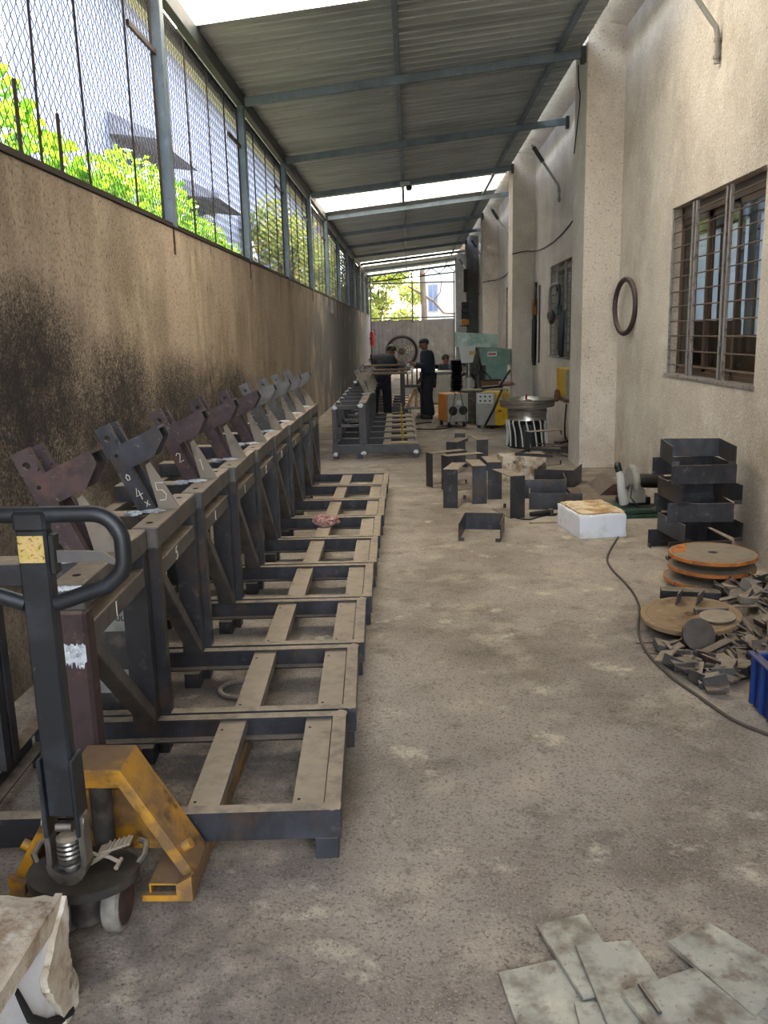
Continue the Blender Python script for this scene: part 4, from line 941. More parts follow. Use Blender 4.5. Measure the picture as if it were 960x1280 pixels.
# ---------------------------------------------------------------- cut off saw
cs_ = thing('cut_off_saw', 'abrasive cut off saw with grey guard and black motor standing by the cream wall', 'saw', (2.1, 8.15, 0), R(4))
b_ = MB(); b_.box(-.24, .24, -.28, .28, .0, .035, .004); b_.box(-.22, .22, -.26, .26, .035, .085, .012); b_.build('base', 'green_dark', cs_)
B(-.1, .2, -.02, .14, .085, .15, ch=.01).build('vise', 'black', cs_)
ga = MB()                                           # blade guard: wide arc shell seen edge on
pr = []
for i in range(15):
    a = R(-25 + i * 15.5); pr.append((.15 * math.cos(a), .15 * math.sin(a)))
ga.extrude(pr + [(.03 * math.cos(R(190)), .0), (.03, -.03)], (-.015, .0, .29), (0, 1, 0), (0, 0, 1), (1, 0, 0), .062); go = ga.build('blade_guard', 'grey_panel', cs_)
MB().tube([V(.016, +.15 * math.cos(R(-30 + i * 15)), .29 + .15 * math.sin(R(-30 + i * 15))) for i in range(16)], .03, 10).build('guard_rim', 'grey_panel', cs_)
MB().cyl((.01, 0, .28), (.018, 0, .28), .135, 32).build('cutting_disc', 'cast', cs_)
# upright handle arm with pale body and black grip
MB().tube([(-.10, -.14, .12), (-.135, -.16, .25), (-.145, -.14, .38), (-.155, -.12, .44)], [.045, .04, .035, .03], 12).build('handle_arm', 'white_panel', cs_)
MB().tube([(-.152, -.125, .425), (-.165, -.11, .475), (-.16, -.09, .50)], [.033, .034, .026], 12).build('handle_grip', 'black', cs_)
MB().tube([(.04, .0, .30), (.10, .0, .31), (.31, .0, .30), (.33, .0, .30)], [.045, .068, .068, .05], 20).build('motor', 'black', cs_)
mg = MB(); mg.extrude([(-.06, 0), (.08, 0), (.07, .13), (.02, .17), (-.03, .15)], (.03, -.13, .12), (1, 0, 0), (0, 0, 1), (0, 1, 0), .14); mg.build('gear_housing', 'grey_panel', cs_)
MB().tube([(-.03, -.15, .30), (-.05, -.17, .18), (.02, -.2, .10), (.14, -.18, .095), (.2, -.1, .10)], .007, 7).build('power_cord', 'cable', cs_)
rp = thing('steel_ramp', 'rust brown stepped steel plate lying left of the cut off saw', 'steel plate', (1.96, 9.1, 0), R(-2))
B(-.26, .22, -.55, .3, 0, .03, ch=.003).build('plate', 'rust_steel', rp); MB().extrude([(0, 0), (.2, 0), (.2, .12), (.14, .12)], (.02, -.2, .03), (1, 0, 0), (0, 0, 1), (0, 1, 0), .7).build('wedge', 'rust_steel', rp)

# ---------------------------------------------------------------- disc stack
for k in range(3):
    z = [.0, .087, .174][k]; cx, cy = [(2.0, 5.66), (2.02, 5.65), (2.02, 5.64)][k]; r = .285
    t = thing('flame_cut_disc', ['lowest', 'middle', 'top'][k] + ' steel disc with orange cut edge in the stack of discs by the wall', 'disc', (cx, cy, z), R(40 * k), 'stack of steel discs', rot=(R([0, -.3, .2][k]), R([0, .3, -.2][k]), 0))
    d = MB(); d.lathe([(.03, .082), (.03, .05), (.12, .0), (.17, .0), (.22, .04), (r - .004, .058), (r - .006, .08), (r - .03, .082)], n=48, closed=True); d.build('disc_plate', 'disc_top', t)
    MB().lathe([(r - .005, .056), (r, .058), (r, .08), (r - .005, .0825)], n=48, closed=True).build('cut_edge', 'orange_rust', t)
    if k == 2:
        pts = [(.0, -.21)] + [((r - .03) * math.cos(R(a)), (r - .03) * math.sin(R(a))) for a in range(205, 262, 6)]
        q = MB(); q.extrude([((r - .02) * math.cos(R(a)), (r - .02) * math.sin(R(a))) for a in range(110, 190, 8)] + [(-.17, .03)], (0, 0, .081), (1, 0, 0), (0, 1, 0), (0, 0, 1), .0025); q.build('rust_patch', 'orange_rust', t)
        MB().lathe([(r - .035, .0815), (r - .03, .083), (r - .028, .0815)], n=48, closed=True).build('scribed_ring', 'cast', t)
bx = thing('channel_offcut', 'dark box channel offcut lying in front of the stack of discs', 'channel', (1.78, 5.33, 0), R(-12))
MB().channel((-.18, -.05, .0), (.18, -.05, .0), (0, 0, 1), (0, 1, 0), .10, .085, .008).build('channel_body', 'scale_steel', bx); B(-.18, .18, -.052, .052, .083, .091, ch=.001).build('cover_plate', 'cast', bx)
d2 = thing('rusty_disc', 'large tan rusty disc with centre hole lying tilted on the scrap heap', 'disc', (1.62, 4.82, .075), 0, rot=(R(3), R(-3), 0))
r = .285; MB().lathe([(.032, .028), (.032, .0), (r - .003, .0), (r, .004), (r, .024), (r - .003, .028)], n=48, closed=True).build('disc_plate', 'rust_disc', d2)
MB().lathe([(r - .04, .0275), (r - .037, .0295), (r - .034, .0275)], n=48, closed=True).build('scribed_ring', 'cast', d2)
for i, (x, y, a) in enumerate(((1.60, 5.0, 60), (1.72, 4.98, 55))):
    t = B(-.06, .06, -.004, .004, 0, .075, ch=.001).build('standing_offcut', 'grey_steel', loc=(x, y, .112), rot=(R(8), 0, R(a))); tag(t, ['pale', 'darker'][i] + ' flat offcut standing on edge on the rusty disc', 'offcut')
tag(MB().cyl((-.1, 0, 0), (.1, 0, 0), .012, 10).build('steel_rod', 'grey_steel', loc=(1.74, 4.83, .122), rot=(0, 0, R(4))), 'short steel rod lying across the rusty disc', 'rod')
d3 = thing('small_disc', 'small dark round disc leaning on the front of the rusty disc', 'disc', (1.54, 4.45, .105), 0, rot=(R(62), R(0), R(10)))
MB().lathe([(.0, 0), (.092, .0), (.094, .003), (.094, .013), (.092, .016), (.0, .016)], n=32).build('disc_plate', 'scale_steel', d3)
tag(B(-.1, .1, -.02, .02, 0, .02, ch=.002).build('rusty_bar', 'rust_steel', loc=(1.60, 4.36, .06), rot=(R(20), R(-14), R(24))), 'short rust brown bar lying against the small dark disc', 'bar')
d4 = thing('ground_disc', 'small shiny ground disc lying on the rusty disc', 'disc', (1.74, 4.72, .112), 0, rot=(R(3), R(-3), 0))
MB().lathe([(.0, 0), (.095, .0), (.1, .004), (.1, .01), (.0, .013)], n=32).build('disc_plate', 'ground_steel', d4)

# ---------------------------------------------------------------- scrap heap
rn = random.Random(77)
def heap_h(x, y):
    a = max(0, 1 - ((x - 2.5) / .72) ** 2); b = max(0, 1 - ((y - 4.65) / .95) ** 2); return .27 * a * b
KM = ['scale_steel', 'grey_steel', 'ground_steel', 'cast', 'rust_steel', 'grille']
proto_m = {}
def scrap_mesh(kind, v):
    key = (kind, v)
    if key in proto_m: return proto_m[key]
    r_ = random.Random(hash(key) % 1000 if False else (len(kind) * 31 + v)); mb = MB()
    if kind == 'plate':
        s = r_.uniform(.035, .06); poly = [(-s, -s * .8), (s, -s * r_.uniform(.4, .9)), (s * r_.uniform(.5, 1), s * .7), (-s * .8, s * r_.uniform(.4, .8))]; mb.extrude(poly, (0, 0, -.004), (1, 0, 0), (0, 1, 0), (0, 0, 1), .008)
    elif kind == 'angle':
        L_ = r_.uniform(.05, .12); mb.extrude([(0, 0), (.045, 0), (.045, .006), (.006, .006), (.006, .045), (0, .045)], (-L_ / 2, -.02, -.01), (0, 1, 0), (0, 0, 1), (1, 0, 0), L_)
    elif kind == 'strip':
        L_ = r_.uniform(.10, .2); mb.box(-L_ / 2, L_ / 2, -.009, .009, -.003, .003, .001)
    elif kind == 'bent':
        a = r_.uniform(.05, .09); mb.bar((-a, 0, 0), (0, .0, 0), .018, .006); mb.bar((0, 0, 0), (a * .3, a * .9, 0), .018, .006)
    elif kind == 'block':
        s = r_.uniform(.025, .04); mb.box(-s * 1.3, s * 1.3, -s, s, -s * .5, s * .5, .003)
    elif kind == 'slug':
        s = r_.uniform(.03, .05); mb.lathe([(.0, -.008), (s, -.008), (s, .008), (.0, .008)], n=18)
    o = mb.build('scrap_' + kind, 'scale_steel'); me = o.data; bpy.data.objects.remove(o); me.materials.clear(); me.materials.append(None); proto_m[key] = me; return me
NM = {'plate': ('steel_offcut', 'flat steel offcut in the scrap heap beside the blue bin', 'offcut', 'flat offcuts in the scrap heap'),
      'angle': ('angle_offcut', 'steel angle offcut in the scrap heap beside the blue bin', 'offcut', 'angle offcuts in the scrap heap'),
      'strip': ('steel_strip', 'thin steel strip in the scrap heap beside the blue bin', 'strip', 'steel strips in the scrap heap'),
      'bent': ('bent_strip', 'thin bent steel strip in the scrap heap beside the blue bin', 'strip', 'bent strips in the scrap heap'),
      'block': ('steel_block', 'thick steel block in the scrap heap beside the blue bin', 'block', 'steel blocks in the scrap heap'),
      'slug': ('round_slug', 'round steel slug in the scrap heap beside the blue bin', 'slug', 'round slugs in the scrap heap')}
cnt = 0
while cnt < 290:
    x = rn.uniform(1.27, 2.55); y = rn.uniform(3.86, 5.35)
    # keep the heap edge as in the photograph: it widens away from the camera
    if x < 1.30 + max(0, (y - 4.35)) * .35 + max(0, 4.35 - y) * .30: continue
    if x < 1.95 and y > 4.62 and rn.random() < .97: continue          # rusty disc lies here
    if x < 1.66 and y < 3.9: continue
    if (x - 1.54) ** 2 + (y - 4.43) ** 2 < .05 ** 2: continue
    if y < 4.05 and x > 1.55: continue
    k = rn.choices(list(NM), (36, 18, 14, 14, 14, 8))[0]; v = rn.randrange(4); me = scrap_mesh(k, v)
    hh = heap_h(x, y); z = hh + .012 + .02 * rn.random()
    o = bpy.data.objects.new(NM[k][0], me); COL.objects.link(o)
    o.location = (x, y, z + .012); tl = 22 if hh < .05 else 38
    o.rotation_euler = (R(rn.uniform(-tl, tl)), R(rn.uniform(-tl, tl)), rn.uniform(0, 6.3))
    km = rn.choices(range(6), (5, 4, 4, 4, 2, 3 if k in ('strip', 'bent') else 0))[0]; o.material_slots[0].link = 'OBJECT'; o.material_slots[0].material = M[KM[km]]; o.scale = (1.25,) * 3
    tone = ['blue black ', 'grey ', 'tan ', 'dull dark ', 'rust brown ', 'pale '][km]
    where = 'against the wall' if x > 2.15 else 'beside the rusty disc' if y > 4.5 else 'near the blue crate' if x > 1.6 else 'at the cable edge'
    tag(o, tone + NM[k][1].replace('beside the blue bin', where), NM[k][2], tone + NM[k][3] + ' ' + where); cnt += 1
# the heavy core of the heap that carries the visible pieces
hp = MB(); n1, n2 = 22, 22; r2 = random.Random(5)
for i in range(n1 + 1):
    for j in range(n2 + 1):
        x = 1.72 + .86 * i / n1; y = 3.86 + 1.6 * j / n2; e = min(i, j, n1 - i if False else 99, n2 - j)
        hp.v.append((x, y, max(0.002, heap_h(x, y) - .03 + r2.uniform(-.012, .012)) if e > 0 else .0))
for i in range(n1):
    for j in range(n2): hp.f.append((i * (n2 + 1) + j, (i + 1) * (n2 + 1) + j, (i + 1) * (n2 + 1) + j + 1, i * (n2 + 1) + j + 1))
hp = hp.build('scrap_filings', 'cast', smooth=0); tag(hp, 'dark mass of small steel turnings under the scrap heap by the wall', 'scrap', kind='stuff')
# loose strips outside the heap
for i, (x, y, a) in enumerate(((1.30, 4.62, 10), (1.34, 4.5, 60), (1.30, 4.45, -20))):
    tag(B(-.05, .05, -.006, .006, 0, .006, ch=.001).build('loose_strip', 'grey_steel', loc=(x, y, .001), rot=(0, 0, R(a))), 'thin loose steel strip lying on the cable beside the scrap heap', 'strip', 'loose strips by the cable')

# ---------------------------------------------------------------- blue bin
bn = thing('blue_bin', 'blue plastic crate with ribs full of steel pieces at the end of the scrap heap', 'crate', (1.80, 3.52, 0), R(0))
bw, bd, bh = .215, .30, .235
mb = MB()
for (xa, xb, ya, yb) in ((-bw, -bw + .012, -bd, bd), (bw - .012, bw, -bd, bd), (-bw, bw, -bd, -bd + .012), (-bw, bw, bd - .012, bd)): mb.box(xa, xb, ya, yb, .004, bh, .003)
mb.box(-bw, bw, -bd, bd, .0, .012, .003); mb.build('crate_body', 'blue_bin', bn)
rm_ = MB()
for (xa, xb, ya, yb) in ((-bw - .02, -bw + .02, -bd - .02, bd + .02), (bw - .02, bw + .02, -bd - .02, bd + .02), (-bw, bw, -bd - .02, -bd + .02), (-bw, bw, bd - .02, bd + .02)): rm_.box(xa, xb, ya, yb, bh, bh + .018, .004)
rm_.build('rim', 'blue_bin', bn)
for k in range(6): B(-bw - .018, -bw + .002, -bd + .03 + k * .105, -bd + .055 + k * .105, .01, bh, ch=.003).build('rib', 'blue_bin', bn)
tag(MB().lathe([(.05, -.012), (.11, -.012), (.11, .012), (.05, .012)], n=28, closed=True).build('flange_ring', 'cast', loc=(1.74, 3.72, .275), rot=(R(14), R(-10), 0)), 'dark steel flange ring lying on top of the blue crate', 'ring')
tag(MB().lathe([(.0, -.012), (.09, -.012), (.09, .012), (.0, .012)], n=28).build('steel_puck', 'ground_steel', loc=(1.86, 3.78, .33), rot=(R(-10), R(-14), 0)), 'tan steel disc on the flange ring of the blue crate', 'disc')
tag(B(-.1, .1, -.03, .03, -.03, .03, ch=.003).build('square_tube', 'rust_steel', loc=(1.72, 3.45, .28), rot=(0, R(8), R(70))), 'rusty square tube lying in the blue crate', 'tube')
rn2 = random.Random(3)
for k in range(10):
    o = bpy.data.objects.new('crate_offcut', scrap_mesh(['plate', 'angle', 'block'][k % 3], k % 4)); COL.objects.link(o)
    o.location = (1.66 + rn2.random() * .28, 3.3 + rn2.random() * .42, .225 + rn2.random() * .02); o.rotation_euler = (rn2.uniform(-.5, .5), rn2.uniform(-.5, .5), rn2.uniform(0, 6))
    o.material_slots[0].link = 'OBJECT'; o.material_slots[0].material = M[KM[k % 5]]; tag(o, 'steel offcut lying in the blue crate', 'offcut', 'offcuts in the blue crate')
for k in range(6):
    o = B(1.66 - 1.8, 1.94 - 1.8, -.22, .22, 0, .03, ch=.002) if False else None

# ---------------------------------------------------------------- cut plates at the front
def plate(label, pts, z, th=.012, tilt=(0, 0)):
    cx = sum(p[0] for p in pts) / 4; cy = sum(p[1] for p in pts) / 4
    mb = MB(); mb.extrude([(p[0] - cx, p[1] - cy) for p in pts], (0, 0, 0), (1, 0, 0), (0, 1, 0), (0, 0, 1), th)
    o = mb.build('cut_plate', 'plate_steel', loc=(cx, cy, z), rot=(R(tilt[0]), R(tilt[1]), 0)); return tag(o, label, 'steel plate', 'grey cut plates on the floor')
plate('cracked grey plate leaning over its neighbour in the loose plate pile', [(.345, 2.235), (.495, 2.285), (.565, 1.99), (.425, 1.945)], .016, tilt=(-1.5, 0))
plate('lowest grey plate at the left end of the loose plate pile', [(.215, 2.055), (.43, 2.12), (.47, 1.90), (.255, 1.80)], .001)
plate('grey plate with a brown stripe lying over the others', [(.44, 2.125), (.60, 2.145), (.67, 1.87), (.47, 1.80)], .032, tilt=(0, .5))
plate('dark grey plate with a rod on it in the loose plate pile', [(.52, 1.93), (.74, 2.02), (.86, 1.80), (.60, 1.70)], .048, tilt=(0, 1))
plate('single plate lying apart from the pile with a dark raised edge', [(.705, 2.15), (.85, 2.235), (1.01, 2.05), (.845, 1.885)], .018, tilt=(0, 2.2))
plate('plate mostly under the raised single plate', [(.76, 2.05), (.82, 2.09), (.95, 1.88), (.83, 1.76)], .003)
plate('small bright plate corner at the bottom of the loose plate pile', [(.40, 1.93), (.50, 1.93), (.50, 1.80), (.40, 1.78)], .018)
tag(MB().cyl((-.05, 0, 0), (.05, 0, 0), .006, 8).build('welding_stub', 'grey_steel', loc=(.585, 1.90, .068), rot=(0, 0, R(105))), 'thin steel rod stub on the dark grey plate', 'rod')
# cable over the floor
cb = [(1.747, 7.12), (1.62, 6.8), (1.484, 6.419), (1.46, 6.1), (1.479, 5.774), (1.47, 5.45), (1.419, 5.164), (1.335, 4.9), (1.285, 4.667), (1.265, 4.4), (1.288, 4.196), (1.31, 4.05), (1.355, 3.895), (1.39, 3.74), (1.433, 3.591), (1.527, 3.473), (1.75, 3.1), (2.1, 2.8)]
def smooth(p, it=2):
    for _ in range(it):
        q = [p[0]]
        for a, b in zip(p, p[1:]): q += [tuple(.75 * x + .25 * y for x, y in zip(a, b)), tuple(.25 * x + .75 * y for x, y in zip(a, b))]
        p = q + [p[-1]]
    return p
tag(MB().tube([(x, y, .009) for x, y in smooth(cb)], .008, 8).build('floor_cable', 'cable'), 'long grey brown cable curving over the floor past the scrap heap', 'cable')
c2 = [(1.75, 8.25), (1.6, 8.05), (1.45, 8.15), (1.2, 8.0), (1.1, 7.85), (.98, 7.95)]
tag(MB().tube([(x, y, .009) for x, y in smooth(c2)], .007, 8).build('grinder_cable', 'black'), 'black cable trailing from behind the foam block to the upright bracket', 'cable')
# ================================================================ things on the right wall
rg_ = MB(); n = 48
rg_.tube([(0, .31 * math.cos(2 * math.pi * i / n), .31 * math.sin(2 * math.pi * i / n)) for i in range(n)], .03, 8, closed=True)
tag(rg_.build('wall_ring', 'rust_steel', loc=(2.535, 10.38, 2.0), rot=(0, 0, R(8))), 'dark brown ring hanging on the cream wall between window and pilaster', 'ring')
for k, yb in enumerate((7.72, 15.3, 22.7, 30.0, 37.3)):
    t = thing('lamp_arm', ['bare grey conduit arm above the large barred window', 'bent conduit arm with black sleeve between the first two pilasters', 'bent conduit arm between the second and third pilasters', 'bent conduit arm between the third and fourth pilasters', 'farthest bent conduit arm near the end wall'][k], 'conduit', (XR - .03, yb, 3.87), 0, 'conduit arms on the right wall')
    MB().tube(smooth([(0, 0, 0), (0, 0, .26), (-.05, .02, .33), (-.45, .12, .95)]), .022, 10).build('pipe', 'grey_panel', t)
    if k: MB().tube([(-.27, .075, .67), (-.42, .11, .91)], .036, 10).build('sleeve', 'black', t)
    for z in (.05, .18): MB().lathe([(.03, -.012), (.03, .012)], (0, 0, z), 12).build('clip', 'grille', t)
def wcab(label, pts, r=.012, name='wall_cable'):
    tag(MB().tube(smooth(pts), r, 6).build(name, 'black'), label, 'cable')
wcab('black cable sagging across the wall behind the first pilaster', [(XP - .01, 18.32, 3.30), (2.4, 18.33, 3.36), (XR - .015, 18.2, 3.33), (XR - .02, 16.8, 3.27), (XR - .02, 15.0, 3.30), (XR - .02, 13.2, 3.52), (XR - .02, 12.0, 3.62)])
wcab('black cable sagging across the wall behind the second pilaster', [(XP - .01, 25.6, 3.15), (2.4, 25.62, 3.2), (XR - .015, 25.4, 3.2), (XR - .02, 23, 3.2), (XR - .02, 20, 3.5)])
wcab('black cable sagging across the wall behind the third pilaster', [(XP - .01, 32.9, 2.95), (2.4, 32.92, 3.0), (XR - .02, 31, 3.1), (XR - .02, 27, 3.4)])
wcab('thin black cable hanging down the side of the first pilaster', [(XP - .008, 11.5, 4.95), (XP - .012, 11.45, 4.7), (XP - .008, 11.3, 4.55), (XP - .012, 11.5, 4.2), (XP - .01, 11.66, 3.95)], .007)
# things hung by the second window
hb = thing('hanging_bar', 'black clamp bar with pale head hanging on the wall beside the second window', 'tool', (XR - .05, 17.9, 1.05))
MB().tube([(0, 0, 0), (0, .02, .2), (0, 0, .9), (0, 0, 1.05)], [.035, .05, .05, .03], 8).build('bar_body', 'black', hb); B(-.05, .04, -.1, .12, 1.0, 1.35, ch=.02).build('bar_head', 'card', hb); MB().tube([(0, -.06, 1.1), (0, -.15, 1.65)], .03, 8).build('bar_handle', 'cast', hb)
tag(MB().cyl((0, 0, 0), (0, 0, 1.5), .016, 8).build('hanging_rod', 'rust_steel', loc=(XR - .03, 17.35, 1.12)), 'thin rusty rod hanging beside the black clamp bar', 'rod')
cl = thing('cable_coil', 'coil of black welding cable hanging on the second window grille', 'cable', (XR - .08, 14.45, 1.1))
for i in range(6):
    y = -.18 + .07 * i; MB().tube(smooth([(0, y, .95), (-.04, y - .06, .5), (-.02, y + .02, .12 + .04 * (i % 3)), (.0, y + .07, .5), (0, y + .05, .95)]), .018, 6).build('cable_loop', 'black', cl)
tag(B(-.05, .03, -.13, .13, 0, .16, ch=.01).build('green_box', 'green_dark', loc=(XR - .06, 14.95, 2.0)), 'small green switch box on the second window grille', 'box')
tag(MB().blob((0, 0, 0), (.07, .14, .13), 5).build('red_bundle', 'rust_steel', loc=(XR - .08, 15.6, 1.98)), 'dark reddish bundle tied to the second window grille', 'bundle')
tag(MB().tube(smooth([(0, .5, -.35), (0, .5, .05), (0, .3, .14), (0, -.45, .12)]), .03, 8).build('pipe_hook', 'grille', loc=(XR - .06, 15.4, 2.4)), 'pale bent pipe hooked into the second window grille', 'pipe')
tag(MB().tube([(0, .12 * math.cos(a), .2 * math.sin(a)) for a in [R(30 + i * 20) for i in range(13)]], .022, 6).build('dark_hook', 'black', loc=(XR - .06, 15.0, 2.3)), 'dark curved hook above the green switch box', 'hook')
wb = thing('wall_welder', 'yellow and grey welding set on a wall shelf below the second window', 'welding set', (2.33, 13.1, .74))
B(-.03, .25, -.30, .55, 0, .44, ch=.01).build('case_side', 'yellow_panel', wb); B(-.035, .255, -.345, -.30, .0, .44, ch=.01).build('front_panel', 'grey_panel', wb)
B(-.05, .27, -.36, .57, -.05, -.002, ch=.004).build('shelf', 'wood', wb)
MB().lathe([(.0, 0), (.085, 0), (.085, .012), (.0, .02)], (.12, -.345, .20), 20, (0, -1, 0)).build('fan_grille', 'black', wb); MB().lathe([(.0, 0), (.02, 0), (.02, .02), (.0, .02)], (.03, -.345, .36), 12, (0, -1, 0)).build('knob', 'black', wb)
for i, (x, y) in enumerate(((.0, -.2), (.06, -.25), (.14, -.3))):
    tag(MB().tube(smooth([(2.33 + x, 13.1 + y, .66), (2.30 + x, 13.1 + y - .05, .35), (2.33 + x * 1.6, 13.15 + y, .1), (2.42, 13.0 + y, .015)]), .014, 6).build('hanging_lead', 'black'), 'black lead hanging from the wall shelf welding set to the floor', 'cable', 'leads below the wall welding set')
tag(MB().blob((0, 0, 0), (.05, .05, .1), 2).build('wood_block', 'wood', loc=(2.24, 13.2, .77)), 'small tan wooden block at the corner of the welding shelf', 'block')
rn = random.Random(12)
for i in range(9):
    a = rn.uniform(-60, 60); o = MB().cyl((-.3, 0, 0), (.3, 0, 0), .009, 6).build('scrap_rod', 'rust_steel', loc=(2.15 + rn.uniform(-.2, .1), 11.95 + rn.uniform(-.1, .5), .02 + .016 * i), rot=(0, R(rn.uniform(-4, 4)), R(a))); tag(o, 'thin rusty rod in the tangle beside the first pilaster', 'rod', 'rods beside the first pilaster')
for i in range(3): tag(B(-.25, .25, -.05, .05, 0, .04, ch=.003).build('rust_channel', 'rust_steel', loc=(2.32, 12.4 + .25 * i, .002 + .042 * i), rot=(0, 0, R(80 - 14 * i))), ['lowest', 'middle', 'top'][i] + ' rust brown channel in the clutter below the wall welding set', 'channel')
# the mounted camera under the roof
dc = thing('security_camera', 'small white security camera under the middle purlin by the second skylight', 'camera', (0.0, 18.1, beam_z(0) - .01))
B(-.14, .06, -.05, .05, -.03, .05, ch=.01).build('mount', 'white_panel', dc); MB().lathe([(.0, -.13), (.05, -.12), (.065, -.07), (.06, -.03)][::-1], (0.04, -.03, 0), 16).build('dome', 'black', dc)
tag(B(XL, XL + .05, 22.25, 22.6, 2.3, 2.62, ch=.005).build('wall_box', 'facade_grey'), 'grey switch box high on the stained wall', 'box')
# inside the work room
for i, (x, y, z, sx, sy, sz) in enumerate(((3.5, 9.3, .7, .3, .55, .95), (3.5, 10.6, .7, .3, .62, .8), (3.55, 10.6, 1.51, .25, .5, .3))):
    tag(B(-sx, sx, -sy, sy, 0, sz, ch=.004).build('carton', 'card', loc=(x, y, z - (0 if i < 2 else 0))), ['larger', 'smaller', 'upper'][i] + ' brown carton on the bench behind the large barred window', 'carton')
tag(B(3.05, 4.2, 8.6, 12.2, .62, .695, ch=.004).build('work_bench', 'wood'), 'wooden bench behind the large barred window', 'bench')
tb_ = bpy.data.objects['work_bench']; 
for (x, y) in ((3.1, 8.7), (3.1, 12.1), (4.1, 8.7), (4.1, 12.1)): B(x - .03, x + .03, y - .03, y + .03, .02, .62).build('leg', 'wood', tb_)
for i, y in enumerate((11.4, 24.2, 30.)):
    t = thing('tube_lamp', ['tube lamp seen through the large barred window', 'tube lamp behind the second barred window', 'tube lamp behind the third barred window'][i], 'lamp', (5.74, y, 2.25))
    B(0, .05, -.65, .65, -.04, .04, ch=.004).build('housing', 'white_panel', t); MB().cyl((-.03, -.6, 0), (-.03, .6, 0), .014, 10).build('tube', 'tube', t)
ct = MB()
for i in range(25): ct.v += [(2.95 + .02 * math.sin(i * 1.3), 9.3 + .02 * i, 1.0), (2.95 + .02 * math.sin(i * 1.3), 9.3 + .02 * i, 2.95)]
for i in range(24): ct.f.append((2 * i, 2 * i + 2, 2 * i + 3, 2 * i + 1))
tag(ct.build('curtain', 'wood', smooth=60), 'brown curtain edge inside the large barred window', 'curtain')

# ================================================================ bowl feeder, welding sets, milling machine
bf = thing('bowl_feeder', 'polished steel bowl feeder with striped black spring base', 'bowl feeder', (1.78, 13.15, 0))
MB().lathe([(.30, .42), (.29, .46), (.30, .53), (.305, .56), (.28, .585), (.31, .60), (.405, .62), (.425, .73), (.432, .735), (.42, .737), (.40, .64), (.1, .62), (.1, .60), (.26, .585), (.26, .42)], n=56, closed=True).build('bowl', 'stainless', bf)
MB().lathe([(.0, .60), (.11, .60), (.12, .64), (.06, .72), (.0, .73)], n=24).build('bowl_cone', 'stainless', bf)
MB().cyl((-.02, -.02, .72), (-.02, -.02, .80), .016, 8).build('knob', 'red', bf)
MB().lathe([(.0, .0), (.28, .0), (.29, .02), (.26, .1), (.25, .36), (.29, .42), (.0, .42)], n=40).build('base_drum', 'black', bf)
for i in range(18):
    a = 2 * math.pi * i / 18; cx, sx = math.cos(a), math.sin(a); MB().tube(smooth([(.30 * cx, .30 * sx, .42), (.325 * cx, .325 * sx, .40), (.30 * math.cos(a + .12), .30 * math.sin(a + .12), .25), (.315 * math.cos(a + .2), .315 * math.sin(a + .2), .03)]), .012, 6).build('leaf_spring', 'white_panel', bf)
o1 = thing('orange_welder', 'grey and orange welding set on castors standing on the open floor', 'welding set', (.84, 16.25, 0), R(16))
B(-.20, .20, -.12, .45, .10, .62, ch=.015).build('case', 'orange_paint', o1); B(-.205, .205, -.16, -.118, .10, .63, ch=.012).build('front_panel', 'grey_panel', o1)
for s in (-1, 1):
    MB().lathe([(.0, 0), (.085, 0), (.085, .012), (.0, .02)], (s * .10, -.16, .31), 20, (0, -1, 0)).build('fan_grille', 'black', o1)
    for y in (-.08, .38): c_ = MB().lathe([(.0, -.02), (.04, -.02), (.04, .02), (.0, .02)], (s * .15, y, .04), 14, (1, 0, 0)).build('castor', 'rubber', o1); B(s * .15 - .02, s * .15 + .02, y - .02, y + .02, .05, .10).build('castor_fork', 'cast', c_)
    MB().tube([(s * .17, -.17, .12), (s * .09, -.175, .45), (s * .05, -.16, .64), (s * .05, .1, .66)], .008, 6).build('handle_rod', 'cast', o1)
B(-.03, .06, -.163, -.16, .42, .50, ch=0).build('rating_plate', 'white_panel', o1)
tag(MB().tube([(x, y, .012) for x, y in smooth([(.75, 15.95), (.5, 15.7), (.1, 15.8), (-.2, 16.2), (.2, 16.9), (.4, 17.0)])], .012, 6).build('welder_lead', 'black'), 'black lead running from the orange welding set over the floor', 'cable')
o2 = thing('yellow_welder', 'grey fronted yellow welding set with tilted gas cover beside the bowl feeder', 'welding set', (1.42, 15.9, 0), R(-20))
B(-.18, .18, -.16, -.11, .06, .66, ch=.015).build('front_panel', 'grey_panel', o2); B(-.17, .30, -.11, .5, .06, .66, ch=.05).build('case', 'yellow_panel', o2)
B(-.15, .15, -.165, -.158, .46, .64, ch=.002).build('control_plate', 'white_panel', o2)
for i in range(6): MB().lathe([(.0, 0), (.017, 0), (.017, .02), (.0, .02)], (-.09 + .09 * (i % 3), -.165, .51 + .08 * (i // 3)), 10, (0, -1, 0)).build('knob', 'black', o2)
MB().cyl((.26, -.16, .27), (.33, .2, .27), .21, 28).build('wire_drum', 'yellow_panel', o2); MB().tube([(.0, -.2, .05), (.2, -.26, .4), (.32, -.2, .72)], .022, 8).build('torch_hose', 'black', o2)
MB().blob((.3, -.26, .34), (.035, .012, .02), 4).build('emblem', 'red', o2)
for s in (-1, 1): MB().lathe([(.0, -.02), (.05, -.02), (.05, .02), (.0, .02)], (s * .14, -.08, .05), 14, (1, 0, 0)).build('castor', 'rubber', o2)
tl = thing('welding_torch', 'black handled tool lying tilted behind the bowl feeder rim', 'tool', (1.60, 17.0, .665)); MB().tube([(-.2, 0, 0), (.15, 0, .03), (.36, 0, .34)], [.03, .03, .02], 8).build('torch_body', 'black', tl)
tst = B(-.5, .4, -.2, .25, .0, .64, ch=.01); o = tst.build('tool_stand', 'cast', loc=(1.5, 17.0, 0)); tag(o, 'dark low stand behind the yellow welding set', 'stand')

